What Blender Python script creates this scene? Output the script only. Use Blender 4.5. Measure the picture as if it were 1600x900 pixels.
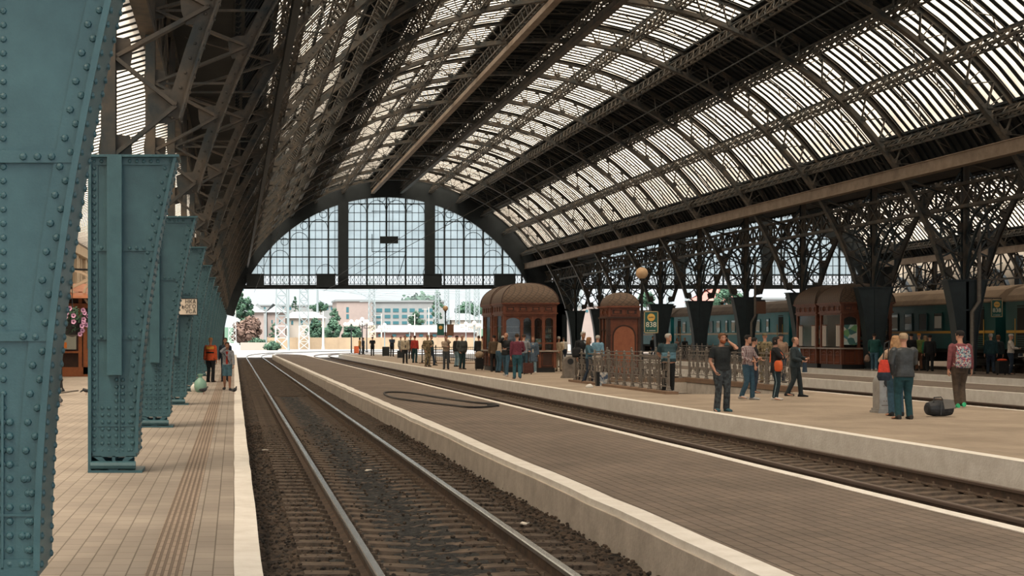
import bpy, bmesh, math, random
from mathutils import Vector, Matrix
random.seed(7)
for _o in list(bpy.data.objects): bpy.data.objects.remove(_o)
S = bpy.context.scene
COL = S.collection
PI = math.pi
# ------------------------------------------------------------ camera
F, VX, HY, CH = 2300.0, 366.0, 528.0, 1.64      # focal length in px, axis point of the picture, eye height
cam = bpy.data.cameras.new('camera'); camo = bpy.data.objects.new('camera', cam); COL.objects.link(camo)
cam.sensor_width = 36; cam.lens = F/1600*36
cam.shift_x = (800-VX)/1600; cam.shift_y = (HY-450)/1600
cam.clip_start = .1; cam.clip_end = 3000
camo.location = (0, 0, CH); camo.rotation_euler = (PI/2, 0, 0)
S.camera = camo
# ------------------------------------------------------------ world, exposure
w = bpy.data.worlds.new('world'); S.world = w; w.use_nodes = True
nt = w.node_tree; nt.nodes.clear()
out = nt.nodes.new('ShaderNodeOutputWorld'); bg = nt.nodes.new('ShaderNodeBackground')
tc = nt.nodes.new('ShaderNodeTexCoord'); mp = nt.nodes.new('ShaderNodeMapping'); no = nt.nodes.new('ShaderNodeTexNoise'); cr = nt.nodes.new('ShaderNodeValToRGB')
mp.inputs['Scale'].default_value = (1, 1, 3); no.inputs['Scale'].default_value = 2.2; no.inputs['Detail'].default_value = 5
cr.color_ramp.elements[0].position = .3; cr.color_ramp.elements[0].color = (.84, .92, .95, 1)
cr.color_ramp.elements[1].position = .75; cr.color_ramp.elements[1].color = (.93, .96, .98, 1)
nt.links.new(tc.outputs['Generated'], mp.inputs[0]); nt.links.new(mp.outputs[0], no.inputs[0]); nt.links.new(no.outputs[0], cr.inputs[0])
nt.links.new(cr.outputs[0], bg.inputs[0]); nt.links.new(bg.outputs[0], out.inputs[0])
bg.inputs[1].default_value = .42
sun = bpy.data.lights.new('sun', 'SUN'); sun.energy = 6.5; sun.angle = .75; sun.color = (1, .95, .88)
suno = bpy.data.objects.new('sun', sun); COL.objects.link(suno); suno.rotation_euler = (math.radians(22), math.radians(-9), 0)
suno.location = (0, 60, 60)
S.view_settings.view_transform = 'Standard'; S.view_settings.look = 'None'
S.view_settings.gamma = 1; S.view_settings.use_curve_mapping = False
S.view_settings.exposure = 1.45
S.cycles.use_denoising = True
S.cycles.max_bounces = 8; S.cycles.diffuse_bounces = 4; S.cycles.transparent_max_bounces = 12
S.cycles.transmission_bounces = 4; S.cycles.glossy_bounces = 3
S.cycles.caustics_reflective = False; S.cycles.caustics_refractive = False
S.cycles.sample_clamp_indirect = 6

# ------------------------------------------------------------ materials
MATS = {}
def lin(c): return tuple(((v/255)/12.92 if v/255 <= .04045 else ((v/255+.055)/1.055)**2.4) for v in c)
def mat(name, col, rough=.7, metal=0., var=.0, vscale=3., bump=0., bscale=30., col2=None, spec=.4, trans=0.):
    if name in MATS: return MATS[name]
    m = bpy.data.materials.new(name); m.use_nodes = True; t = m.node_tree; b = t.nodes['Principled BSDF']
    b.inputs['Roughness'].default_value = rough; b.inputs['Metallic'].default_value = metal
    b.inputs['Specular IOR Level'].default_value = spec
    c = (*col, 1); b.inputs['Base Color'].default_value = c
    tcn = t.nodes.new('ShaderNodeTexCoord')
    if var or col2:
        n = t.nodes.new('ShaderNodeTexNoise'); n.inputs['Scale'].default_value = vscale; n.inputs['Detail'].default_value = 6; n.inputs['Roughness'].default_value = .65
        t.links.new(tcn.outputs['Object'], n.inputs[0])
        r = t.nodes.new('ShaderNodeValToRGB'); r.color_ramp.elements[0].position = .35; r.color_ramp.elements[1].position = .68
        a = col2 if col2 else tuple(v*(1-var) for v in col); z = col if col2 else tuple(min(1, v*(1+var)) for v in col)
        r.color_ramp.elements[0].color = (*a, 1); r.color_ramp.elements[1].color = (*z, 1)
        t.links.new(n.outputs[0], r.inputs[0]); t.links.new(r.outputs[0], b.inputs['Base Color'])
    if bump:
        n2 = t.nodes.new('ShaderNodeTexNoise'); n2.inputs['Scale'].default_value = bscale; n2.inputs['Detail'].default_value = 4
        t.links.new(tcn.outputs['Object'], n2.inputs[0])
        bm_ = t.nodes.new('ShaderNodeBump'); bm_.inputs['Strength'].default_value = bump; bm_.inputs['Distance'].default_value = .02
        t.links.new(n2.outputs[0], bm_.inputs['Height']); t.links.new(bm_.outputs[0], b.inputs['Normal'])
    MATS[name] = m; return m
def glassy(name, tcol, transp, gloss=.0, dirt=.3, scale=2., streak=None):
    m = bpy.data.materials.new(name); m.use_nodes = True; t = m.node_tree; t.nodes.clear()
    o = t.nodes.new('ShaderNodeOutputMaterial'); tl = t.nodes.new('ShaderNodeBsdfTranslucent'); tp = t.nodes.new('ShaderNodeBsdfTransparent')
    mx = t.nodes.new('ShaderNodeMixShader'); mx.inputs[0].default_value = transp
    tcn = t.nodes.new('ShaderNodeTexCoord'); n = t.nodes.new('ShaderNodeTexNoise'); n.inputs['Scale'].default_value = scale; n.inputs['Detail'].default_value = 4
    mpn = t.nodes.new('ShaderNodeMapping')
    if streak: mpn.inputs['Scale'].default_value = streak
    t.links.new(tcn.outputs['Object'], mpn.inputs[0]); t.links.new(mpn.outputs[0], n.inputs[0])
    r = t.nodes.new('ShaderNodeValToRGB'); r.color_ramp.elements[0].position = .35; r.color_ramp.elements[1].position = .6
    r.color_ramp.elements[0].color = (*[v*(1-dirt) for v in tcol], 1); r.color_ramp.elements[1].color = (*tcol, 1)
    t.links.new(n.outputs[0], r.inputs[0]); t.links.new(r.outputs[0], tl.inputs[0]); t.links.new(r.outputs[0], tp.inputs[0])
    t.links.new(tl.outputs[0], mx.inputs[1]); t.links.new(tp.outputs[0], mx.inputs[2])
    last = mx
    if gloss:
        g = t.nodes.new('ShaderNodeBsdfGlossy'); g.inputs['Roughness'].default_value = .08
        m2 = t.nodes.new('ShaderNodeMixShader'); m2.inputs[0].default_value = gloss
        t.links.new(mx.outputs[0], m2.inputs[1]); t.links.new(g.outputs[0], m2.inputs[2]); last = m2
    t.links.new(last.outputs[0], o.inputs[0]); MATS[name] = m; return m
def brickmat(name, c1, c2, mortar, bw, rh, ms, rot=0., rough=.85, bump=.5, offset=.5, patch=.25, freq=2):
    m = bpy.data.materials.new(name); m.use_nodes = True; t = m.node_tree; b = t.nodes['Principled BSDF']
    b.inputs['Roughness'].default_value = rough; b.inputs['Specular IOR Level'].default_value = .25
    tcn = t.nodes.new('ShaderNodeTexCoord'); mpn = t.nodes.new('ShaderNodeMapping'); mpn.inputs['Rotation'].default_value = (0, 0, rot)
    br = t.nodes.new('ShaderNodeTexBrick'); br.inputs['Scale'].default_value = 1; br.inputs['Brick Width'].default_value = bw; br.inputs['Row Height'].default_value = rh
    br.inputs['Mortar Size'].default_value = ms; br.inputs['Mortar Smooth'].default_value = .3; br.offset = offset; br.offset_frequency = freq
    br.inputs['Color1'].default_value = (*c1, 1); br.inputs['Color2'].default_value = (*c2, 1); br.inputs['Mortar'].default_value = (*mortar, 1)
    n = t.nodes.new('ShaderNodeTexNoise'); n.inputs['Scale'].default_value = .7; n.inputs['Detail'].default_value = 7
    t.links.new(tcn.outputs['Object'], mpn.inputs[0]); t.links.new(mpn.outputs[0], br.inputs[0]); t.links.new(tcn.outputs['Object'], n.inputs[0])
    r = t.nodes.new('ShaderNodeValToRGB'); r.color_ramp.elements[0].position = .35; r.color_ramp.elements[1].position = .65
    v = 1-patch; r.color_ramp.elements[0].color = (v, v, v, 1); r.color_ramp.elements[1].color = (1, 1, 1, 1)
    mm = t.nodes.new('ShaderNodeMixRGB'); mm.blend_type = 'MULTIPLY'; mm.inputs[0].default_value = 1
    t.links.new(n.outputs[0], r.inputs[0]); t.links.new(br.outputs[0], mm.inputs[1]); t.links.new(r.outputs[0], mm.inputs[2]); t.links.new(mm.outputs[0], b.inputs['Base Color'])
    bp = t.nodes.new('ShaderNodeBump'); bp.inputs['Strength'].default_value = bump; bp.inputs['Distance'].default_value = .01; bp.invert = True
    t.links.new(br.outputs['Fac'], bp.inputs['Height']); t.links.new(bp.outputs[0], b.inputs['Normal'])
    MATS[name] = m; return m
def plaid(name, c1, c2, scale=60.):
    m = bpy.data.materials.new(name); m.use_nodes = True; t = m.node_tree; b = t.nodes['Principled BSDF']; b.inputs['Roughness'].default_value = .9
    tcn = t.nodes.new('ShaderNodeTexCoord')
    mx = t.nodes.new('ShaderNodeMath'); mx.operation = 'MAXIMUM'
    for i, d in enumerate(('X', 'Z')):
        wv = t.nodes.new('ShaderNodeTexWave'); wv.bands_direction = d; wv.inputs['Scale'].default_value = scale/20
        t.links.new(tcn.outputs['Object'], wv.inputs[0])
        g = t.nodes.new('ShaderNodeMath'); g.operation = 'GREATER_THAN'; g.inputs[1].default_value = .78; t.links.new(wv.outputs['Fac'], g.inputs[0]); t.links.new(g.outputs[0], mx.inputs[i])
    mm = t.nodes.new('ShaderNodeMixRGB'); mm.inputs[1].default_value = (*c1, 1); mm.inputs[2].default_value = (*c2, 1)
    t.links.new(mx.outputs[0], mm.inputs[0]); t.links.new(mm.outputs[0], b.inputs['Base Color']); MATS[name] = m; return m
def blotch(name, cols, scale=12., rough=.9):
    m = bpy.data.materials.new(name); m.use_nodes = True; t = m.node_tree; b = t.nodes['Principled BSDF']; b.inputs['Roughness'].default_value = rough
    tcn = t.nodes.new('ShaderNodeTexCoord'); n = t.nodes.new('ShaderNodeTexVoronoi'); n.inputs['Scale'].default_value = scale
    t.links.new(tcn.outputs['Object'], n.inputs[0]); r = t.nodes.new('ShaderNodeValToRGB'); r.color_ramp.interpolation = 'CONSTANT'
    sp = t.nodes.new('ShaderNodeSeparateColor'); t.links.new(n.outputs['Color'], sp.inputs[0]); t.links.new(sp.outputs[0], r.inputs[0])
    e = r.color_ramp.elements; e[0].color = (*cols[0], 1); e[0].position = 0; e[1].color = (*cols[-1], 1); e[1].position = (len(cols)-1)/len(cols)
    for i in range(1, len(cols)-1): q = e.new(i/len(cols)); q.color = (*cols[i], 1)
    t.links.new(r.outputs[0], b.inputs['Base Color']); MATS[name] = m; return m
def tilemat(name, c1, c2, s):
    # diamond scale tiles: two crossing families of lines on the object's own coordinates
    m = bpy.data.materials.new(name); m.use_nodes = True; t = m.node_tree; b = t.nodes['Principled BSDF']; b.inputs['Roughness'].default_value = .6
    tcn = t.nodes.new('ShaderNodeTexCoord'); sp = t.nodes.new('ShaderNodeSeparateXYZ'); t.links.new(tcn.outputs['Object'], sp.inputs[0])
    def M(op, a, bb=None):
        k = t.nodes.new('ShaderNodeMath'); k.operation = op
        for i, v in enumerate((a, bb)):
            if v is None: continue
            if isinstance(v, (int, float)): k.inputs[i].default_value = v
            else: t.links.new(v, k.inputs[i])
        return k.outputs[0]
    xy = M('ADD', sp.outputs[0], sp.outputs[1]); z = M('MULTIPLY', sp.outputs[2], 1.5)
    a = M('ABSOLUTE', M('SUBTRACT', M('FRACT', M('MULTIPLY', M('ADD', xy, z), s)), .5)); c = M('ABSOLUTE', M('SUBTRACT', M('FRACT', M('MULTIPLY', M('SUBTRACT', xy, z), s)), .5))
    l = M('MAXIMUM', a, c); g = M('GREATER_THAN', l, .42)
    n = t.nodes.new('ShaderNodeTexNoise'); n.inputs['Scale'].default_value = 5; t.links.new(tcn.outputs['Object'], n.inputs[0])
    m0 = t.nodes.new('ShaderNodeMixRGB'); m0.inputs[1].default_value = (*c1, 1); m0.inputs[2].default_value = (*[v*.6 for v in c1], 1); t.links.new(n.outputs[0], m0.inputs[0])
    mm = t.nodes.new('ShaderNodeMixRGB'); mm.inputs[2].default_value = (*c2, 1); t.links.new(m0.outputs[0], mm.inputs[1]); t.links.new(g, mm.inputs[0]); t.links.new(mm.outputs[0], b.inputs['Base Color'])
    bp = t.nodes.new('ShaderNodeBump'); bp.inputs['Strength'].default_value = .6; bp.inputs['Distance'].default_value = .02; t.links.new(l, bp.inputs['Height']); t.links.new(bp.outputs[0], b.inputs['Normal'])
    MATS[name] = m; return m

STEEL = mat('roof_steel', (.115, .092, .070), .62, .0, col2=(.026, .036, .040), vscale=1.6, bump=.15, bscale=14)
STEELD = mat('dark_steel', (.016, .024, .03), .6, .0, col2=(.01, .016, .02), vscale=1.2)
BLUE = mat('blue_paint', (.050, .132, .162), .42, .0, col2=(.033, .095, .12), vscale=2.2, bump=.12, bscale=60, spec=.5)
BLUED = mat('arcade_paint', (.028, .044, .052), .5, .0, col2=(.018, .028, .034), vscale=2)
BEAMC = mat('lit_beam_paint', (.34, .27, .21), .7, col2=(.2, .155, .12), vscale=1.3)  # pale tan beam paint with the daylight put into the colour
DECK = mat('roof_boards', (.02, .025, .028), .85, col2=(.01, .014, .017), vscale=.7)
SKYG = glassy('skylight_glass', (.93, .86, .77), .66, dirt=.2, scale=1., streak=(1., 2.4, .35))
GABG = glassy('gable_glass', (.80, .87, .90), .58, dirt=.08, scale=.6)
WINDG = glassy('clear_glass', (.8, .86, .88), .94, gloss=.06, dirt=.05)
PAVE1 = brickmat('grey_pavers', (.40, .355, .31), (.35, .312, .275), (.19, .165, .14), .30, .15, .006, rot=PI/2, bump=.35)
PAVE2 = brickmat('brown_pavers', (.24, .195, .16), (.20, .165, .14), (.10, .08, .066), .24, .14, .008, rot=PI/2, bump=.5)
PAVE3 = brickmat('tan_pavers', (.42, .345, .275), (.38, .315, .25), (.28, .23, .18), .24, .14, .005, rot=PI/2, bump=.3)
TACT = brickmat('ribbed_pavers', (.37, .30, .245), (.34, .28, .23), (.20, .16, .13), .30, .05, .012, rot=PI/2, bump=.9, patch=.15)
WHITE = mat('white_kerb_paint', (.88, .86, .82), .75, col2=(.74, .71, .66), vscale=3.5, bump=.3, bscale=25)
CONC = mat('stained_concrete', (.62, .57, .51), .85, col2=(.44, .40, .355), vscale=2.2, bump=.4, bscale=18)
BALL = mat('ballast', (.125, .088, .062), .95, col2=(.02, .02, .02), vscale=9, bump=1.0, bscale=45)
OILY = mat('oily_ballast', (.045, .044, .042), .85, col2=(.012, .015, .017), vscale=7, bump=1.0, bscale=45)
SLEEP = mat('sleeper_concrete', (.155, .115, .085), .9, col2=(.055, .045, .038), vscale=5, bump=.4, bscale=40)
RUST = mat('rusty_rail', (.12, .078, .055), .8, col2=(.05, .038, .03), vscale=6)
SHINE = mat('polished_rail_head', (.55, .57, .58), .25, .9)
RAILH = mat('worn_rail_head', (.16, .12, .10), .45, .5)
WOOD = mat('red_brown_wood', (.19, .062, .03), .5, col2=(.11, .036, .02), vscale=4)
WOODD = mat('dark_wood', (.055, .024, .016), .55, col2=(.03, .014, .01), vscale=4)
TILE = tilemat('roof_scale_tiles', (.125, .078, .047), (.045, .027, .018), 3.6)
BLACK = mat('black_paint', (.012, .014, .016), .45)
GREYM = mat('cast_grey_metal', (.24, .215, .19), .55, .3, col2=(.15, .135, .12), vscale=6)
ALU = mat('brushed_bin_metal', (.42, .43, .43), .45, .5, col2=(.30, .30, .30), vscale=5)
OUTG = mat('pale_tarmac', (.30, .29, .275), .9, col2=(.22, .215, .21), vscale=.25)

# ------------------------------------------------------------ mesh helpers
class MB:
    def __init__(s): s.v = []; s.f = []
    def quadbox(s, P):      # 8 points: bottom 4, top 4
        i = len(s.v); s.v += [tuple(p) for p in P]
        s.f += [(i, i+3, i+2, i+1), (i+4, i+5, i+6, i+7), (i, i+1, i+5, i+4), (i+1, i+2, i+6, i+5), (i+2, i+3, i+7, i+6), (i+3, i, i+4, i+7)]
        return s
    def box(s, x0, x1, y0, y1, z0, z1):
        return s.quadbox([(x0, y0, z0), (x1, y0, z0), (x1, y1, z0), (x0, y1, z0), (x0, y0, z1), (x1, y0, z1), (x1, y1, z1), (x0, y1, z1)])
    def beam(s, p, q, w, h, up=(0, 0, 1)):
        p = Vector(p); q = Vector(q); d = q-p
        if d.length < 1e-6: return s
        d.normalize(); u = Vector(up)
        if abs(d.dot(u)) > .98: u = Vector((0, 1, 0)) if abs(d.y) < .9 else Vector((1, 0, 0))
        a = d.cross(u).normalized()*(w/2); b = a.cross(d).normalized()*(h/2)
        return s.quadbox([p-a-b, p+a-b, p+a+b, p-a+b, q-a-b, q+a-b, q+a+b, q-a+b])
    def tube(s, pts, r, n=8, cap=True, sy=1.):
        rs = r if isinstance(r, (list, tuple)) else [r]*len(pts)
        pts = [Vector(p) for p in pts]; base = len(s.v); prev = None
        for i, p in enumerate(pts):
            d = (pts[min(i+1, len(pts)-1)]-pts[max(i-1, 0)]).normalized()
            if prev is None:
                a = d.cross(Vector((0, 0, 1)));
                if a.length < .05: a = d.cross(Vector((0, 1, 0)))
            else: a = prev-d*prev.dot(d)
            a.normalize(); prev = a; b = d.cross(a)
            for k in range(n):
                t = 2*PI*k/n; s.v.append(tuple(p+(a*math.cos(t)+b*math.sin(t)*sy)*rs[i]))
        for i in range(len(pts)-1):
            for k in range(n):
                o = base+i*n; k2 = (k+1) % n; s.f.append((o+k, o+k2, o+n+k2, o+n+k))
        if cap:
            s.f.append(tuple(base+k for k in range(n))[::-1]); s.f.append(tuple(base+(len(pts)-1)*n+k for k in range(n)))
        return s
    def rings(s, R, cap=True):          # loft of rings with equal vertex counts
        base = len(s.v); n = len(R[0])
        for r in R: s.v += [tuple(p) for p in r]
        for i in range(len(R)-1):
            for k in range(n):
                o = base+i*n; k2 = (k+1) % n; s.f.append((o+k, o+k2, o+n+k2, o+n+k))
        if cap: s.f.append(tuple(base+k for k in range(n))[::-1]); s.f.append(tuple(base+(len(R)-1)*n+k for k in range(n)))
        return s
    def lathe(s, prof, c=(0, 0, 0), n=16):
        return s.rings([[(c[0]+r*math.cos(2*PI*k/n), c[1]+r*math.sin(2*PI*k/n), c[2]+z) for k in range(n)] for r, z in prof])
    def ball(s, c, r, nu=10, nv=7, M=None):
        rx, ry, rz = (r, r, r) if isinstance(r, (int, float)) else r
        R = []
        for j in range(nv):
            t = -PI/2+.12+(PI-.24)*j/(nv-1)
            ring = []
            for k in range(nu):
                p = Vector((rx*math.cos(t)*math.cos(2*PI*k/nu), ry*math.cos(t)*math.sin(2*PI*k/nu), rz*math.sin(t)))
                if M: p = M@p
                ring.append(p+Vector(c))
            R.append(ring)
        return s.rings(R)
    def prism(s, poly, z0, z1):         # polygon in XY
        n = len(poly); i = len(s.v)
        s.v += [(x, y, z0) for x, y in poly]+[(x, y, z1) for x, y in poly]
        s.f.append(tuple(i+k for k in range(n))[::-1]); s.f.append(tuple(i+n+k for k in range(n)))
        for k in range(n): k2 = (k+1) % n; s.f.append((i+k, i+k2, i+n+k2, i+n+k))
        return s
    def plate(s, poly, y0, y1):         # polygon in XZ, extruded along Y
        n = len(poly); i = len(s.v)
        s.v += [(x, y0, z) for x, z in poly]+[(x, y1, z) for x, z in poly]
        s.f.append(tuple(i+k for k in range(n))); s.f.append(tuple(i+n+k for k in range(n))[::-1])
        for k in range(n): k2 = (k+1) % n; s.f.append((i+k2, i+k, i+n+k, i+n+k2))
        return s
    def xplate(s, poly, x0, x1):        # polygon in YZ, extruded along X
        n = len(poly); i = len(s.v)
        s.v += [(x0, y, z) for y, z in poly]+[(x1, y, z) for y, z in poly]
        s.f.append(tuple(i+k for k in range(n))[::-1]); s.f.append(tuple(i+n+k for k in range(n)))
        for k in range(n): k2 = (k+1) % n; s.f.append((i+k, i+k2, i+n+k2, i+n+k))
        return s
    def arc(s, cx, cz, R, a0, a1, n, y, w, h):   # curved strip about (cx,cz), angle from vertical, w along Y, h radial
        for i in range(n):
            A = a0+(a1-a0)*i/n; B = a0+(a1-a0)*(i+1)/n
            P = []
            for r in (R-h/2, R+h/2):
                pa = (cx+r*math.sin(A), cz+r*math.cos(A)); pb = (cx+r*math.sin(B), cz+r*math.cos(B))
                P += [(pa[0], y-w/2, pa[1]), (pb[0], y-w/2, pb[1]), (pb[0], y+w/2, pb[1]), (pa[0], y+w/2, pa[1])]
            s.quadbox(P)
        return s
    def rivet(s, c, d, r=.025):           # small dome pointing along d
        d = Vector(d).normalized(); a = d.cross(Vector((.3, .5, .8))).normalized(); b = d.cross(a); c = Vector(c); i = len(s.v)
        for rr, hh in ((r, 0), (r*.75, r*.55)):
            for k in range(7): t = 2*PI*k/7; s.v.append(tuple(c+(a*math.cos(t)+b*math.sin(t))*rr+d*hh))
        s.v.append(tuple(c+d*r*.8))
        for k in range(7):
            k2 = (k+1) % 7; s.f.append((i+k, i+k2, i+7+k2, i+7+k)); s.f.append((i+7+k, i+7+k2, i+14))
        return s
    def sweep(s, path, prof, off=0., z=0.):   # prof (x,z) polygon swept along an XY path
        R = []
        for i, p in enumerate(path):
            a = Vector(path[max(i-1, 0)]); b = Vector(path[min(i+1, len(path)-1)]); d = (b-a).normalized(); nrm = Vector((d.y, -d.x))
            R.append([(p[0]+nrm.x*(off+x), p[1]+nrm.y*(off+x), z+zz) for x, zz in prof])
        return s.rings(R)
    def mesh(s, name, smooth=False):
        me = bpy.data.meshes.new(name); me.from_pydata(s.v, [], s.f)
        if smooth: me.polygons.foreach_set('use_smooth', [True]*len(me.polygons))
        me.validate(); return me
    def build(s, name, m, parent=None, smooth=False, loc=None, recalc=True):
        me = s.mesh(name, smooth)
        if recalc:
            b = bmesh.new(); b.from_mesh(me); bmesh.ops.recalc_face_normals(b, faces=b.faces); b.to_mesh(me); b.free()
            if smooth: me.set_sharp_from_angle(angle=math.radians(42))
        me.materials.append(m if not isinstance(m, str) else MATS[m])
        o = bpy.data.objects.new(name, me); COL.objects.link(o)
        if parent: o.parent = parent
        if loc: o.location = loc
        return o
def empty(name, loc=(0, 0, 0), rz=0.):
    o = bpy.data.objects.new(name, None); COL.objects.link(o); o.location = loc; o.rotation_euler = (0, 0, rz); o.empty_display_size = .2; return o
def tag(o, label=None, cat=None, group=None, kind=None):
    if label: o['label'] = label
    if cat: o['category'] = cat
    if group: o['group'] = group
    if kind: o['kind'] = kind
    return o
def struct(o, label=None, cat=None): o['kind'] = 'structure'; return tag(o, label, cat)
def dup(o, parent=None):
    c = o.copy(); COL.objects.link(c); c.parent = parent
    for ch in list(o.children): dup(ch, c)
    return c
def gp(px, py, z=0.):            # ground point seen at a pixel
    Y = (CH-z)*F/(py-HY); return (px-VX)*Y/F, Y
ORD = ['nearest', 'second', 'third', 'fourth', 'fifth', 'sixth', 'seventh', 'eighth', 'ninth', 'tenth', 'eleventh', 'twelfth', 'thirteenth', 'fourteenth', 'fifteenth', 'sixteenth', 'seventeenth', 'eighteenth']
def text(txt, size, m, parent, loc, rot=(PI/2, 0, 0), name='lettering', ext=.004, align='CENTER'):
    c = bpy.data.curves.new(name, 'FONT'); c.body = txt; c.size = size; c.extrude = ext; c.align_x = align; c.align_y = 'CENTER'
    o = bpy.data.objects.new(name, c); COL.objects.link(o)
    dg = bpy.context.evaluated_depsgraph_get(); me = bpy.data.meshes.new_from_object(o.evaluated_get(dg)); bpy.data.objects.remove(o)
    o = bpy.data.objects.new(name, me); COL.objects.link(o); me.materials.clear(); me.materials.append(m); o.parent = parent; o.location = loc; o.rotation_euler = rot
    return o
# ============================================================ ground, platforms, tracks
BZ = -.40                       # top of the track bed
YG = 144.65                     # plane of the gable screen
XC, XC2, R0, R1 = 14.95, 48.05, 16.2, 17.3   # nave centres, radius of lower and upper chord of the arches
NB, SP, Y0 = 16, 9.05, 8.9
R = math.radians
struct(MB().box(-400, 700, YG+2, 1500, -1.2, -.32).build('ground', OUTG))
struct(MB().box(-20, 90, -12, YG+2, -1.2, BZ-.02).build('track_bed', BALL))
def bumpy(x0, x1, y0, y1, z, amp, step, m, name):
    nx = max(2, int((x1-x0)/step)); b = MB(); ys = []; y = y0
    while y < y1: ys.append(y); y += step*max(1., y/22)
    ys.append(y1)
    for yy in ys:
        for i in range(nx+1): b.v.append((x0+(x1-x0)*i/nx, yy, z+random.uniform(-amp, amp)))
    for j in range(len(ys)-1):
        for i in range(nx): o = j*(nx+1)+i; b.f.append((o, o+1, o+nx+2, o+nx+1))
    return b.build(name, m, recalc=False)
def platform(name, poly, z, m, z0=-.6): return struct(MB().prism(poly, z0, z).build(name, m))
def arcpts(cx, cy, r, a0, a1, n): return [(cx+r*math.cos(R(a0+(a1-a0)*i/n)), cy+r*math.sin(R(a0+(a1-a0)*i/n))) for i in range(n+1)]
platform('platform', [(-9, -6), (0, -6), (0, 190), (-9, 190)], 0, PAVE1)
platform('platform', [(3.86, -6), (6.62, -6), (6.62, 140), (6.2, 146), (5.3, 151), (4.6, 151.5), (4.0, 146), (3.86, 140)], 0, PAVE2)
SW = (12.75, 17.0, 43.0, 55.0)       # stairwell opening: x0,x1,y0,y1
P3 = [(10.62, -6), (17.7, -6), (17.7, SW[2]), (SW[0], SW[2]), (SW[0], SW[3]), (17.7, SW[3]), (17.7, 150), (10.62, 150)]
platform('platform', P3, 0, PAVE3)
struct(MB().box(SW[1], 17.7, SW[2], SW[3], -.6, 0).build('platform', PAVE3))
platform('platform', [(23.4, -6), (26.6, -6), (26.6, 150), (23.4, 150)], 0, PAVE2)
platform('platform', [(29.5, -6), (34.1, -6), (34.1, 190), (29.5, 190)], .1, PAVE2)
platform('platform', [(38.3, -6), (72, -6), (72, 190), (38.3, 190)], .1, PAVE2)
# strips of ribbed pavers on the left platform
struct(MB().box(-.62, -.36, -6, 140, -.01, .004).build('trim_1', TACT))
def kerb(name, path, x0, x1, z0, z1, m, face=None):
    o = struct(MB().sweep(path, [(x0, z0), (x1, z0), (x1, z1), (x0, z1)]).build(name, m)); return o
def long(x, y1=150, step=1.2, wob=.012, y0=-6):
    p = []; y = y0
    while y < y1: p.append((x+random.uniform(-wob, wob), y)); y += step
    p.append((x, y1)); return p
def curve_tail(x, y1, rr, ang=75, n=12):
    c = (x+rr, y1); return [(c[0]-rr*math.cos(R(ang*i/n)), c[1]+rr*math.sin(R(ang*i/n))) for i in range(1, n+1)]
kerb('trim_2', long(0, 190, 1.2, .005), 0, .2, -.6, .006, WHITE)
k2 = long(3.6, 140, 1.0, .022)+[(3.75, 146), (4.1, 151), (4.7, 153)]
kerb('trim_3', k2, .03, .27, -.06, .006, WHITE)
kerb('trim_4', k2, .0, .24, -.6, -.06, CONC)
kerb('trim_5', long(6.62, 140, 1.0, .01)+[(6.2, 146), (5.3, 151)], 0, .16, -.6, .006, WHITE)
k5 = long(10.4, 146, 1.6, .012)+curve_tail(10.4, 146, 16, 80, 14)
kerb('trim_6', k5, 0, .24, -.11, .006, WHITE)
kerb('trim_7', k5, .0, .24, -.6, -.11, CONC if False else WHITE)
kerb('trim_8', long(17.7, 150), 0, .14, -.6, .006, WHITE)
kerb('trim_9', long(23.2, 150), 0, .22, -.6, .006, WHITE)
kerb('trim_10', long(26.6, 150), 0, .12, -.6, .006, WHITE)
kerb('trim_11', long(29.3, 190), 0, .22, -.6, .106, WHITE)
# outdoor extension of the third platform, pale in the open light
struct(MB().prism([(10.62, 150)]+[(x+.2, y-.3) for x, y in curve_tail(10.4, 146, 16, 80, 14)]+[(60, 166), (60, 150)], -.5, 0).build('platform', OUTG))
# ballast between kerbs
for i, (x0, x1, m) in enumerate(((.2, 3.62, BALL), (6.78, 10.42, BALL), (17.8, 23.2, BALL), (26.7, 29.3, BALL), (34.1, 38.3, OILY))):
    o = bumpy(x0, x1, -4, YG+4, BZ-.012, .02, .055 if i < 1 else (.12 if i < 2 else .4), m, 'ballast'); struct(o)
tag(bumpy(1.5, 2.3, -2, YG, BZ+.004, .018, .05, OILY, 'oily_ballast'), kind='structure')
tag(bumpy(.86, 1.06, -2, 80, BZ+.012, .02, .05, OILY, 'oily_ballast'), kind='structure'); tag(bumpy(1.22, 1.36, -2, 80, BZ+.006, .02, .05, OILY, 'oily_ballast'), kind='structure'); tag(bumpy(2.44, 2.58, -2, 80, BZ+.006, .02, .05, OILY, 'oily_ballast'), kind='structure')
# loose stones and litter by the first track
b = MB()
for _ in range(5200):
    y = random.uniform(6, 34); x = random.choice((random.uniform(.22, 1.0), random.uniform(2.85, 3.6), random.uniform(.22, 3.6)))
    r = random.uniform(.008, .024); b.ball((x, y, BZ+.03), (r*random.uniform(.7, 1.4), r, r*.8), 5, 4)
tag(b.build('track_stones', BALL), 'brown crushed stones scattered between the kerbs of the nearest track', 'stones', kind='stuff')
LIT = mat('pale_litter', (.75, .70, .62), .8)
for i, (x, y, L) in enumerate(((1.16, 14.3, 'torn white paper scrap lying left of the shiny rail'), (3.0, 11.3, 'white plastic scrap lying near the concrete kerb'), (3.1, 15.7, 'small pale rag between right rail and kerb'), (2.0, 22.0, 'pale scrap lying in the middle of the near track'), (.55, 26., 'small white litter beside the left kerb'))):
    b = MB(); n = 9
    ring = [(x+(.02+.03*random.random())*math.cos(2*PI*k/n)*1.4, y+(.02+.03*random.random())*math.sin(2*PI*k/n), BZ+.06+.02*random.random()) for k in range(n)]
    b.rings([[(p[0], p[1], p[2]-.012) for p in ring], ring])
    tag(b.build('paper_scrap', LIT), L, 'litter')
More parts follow.
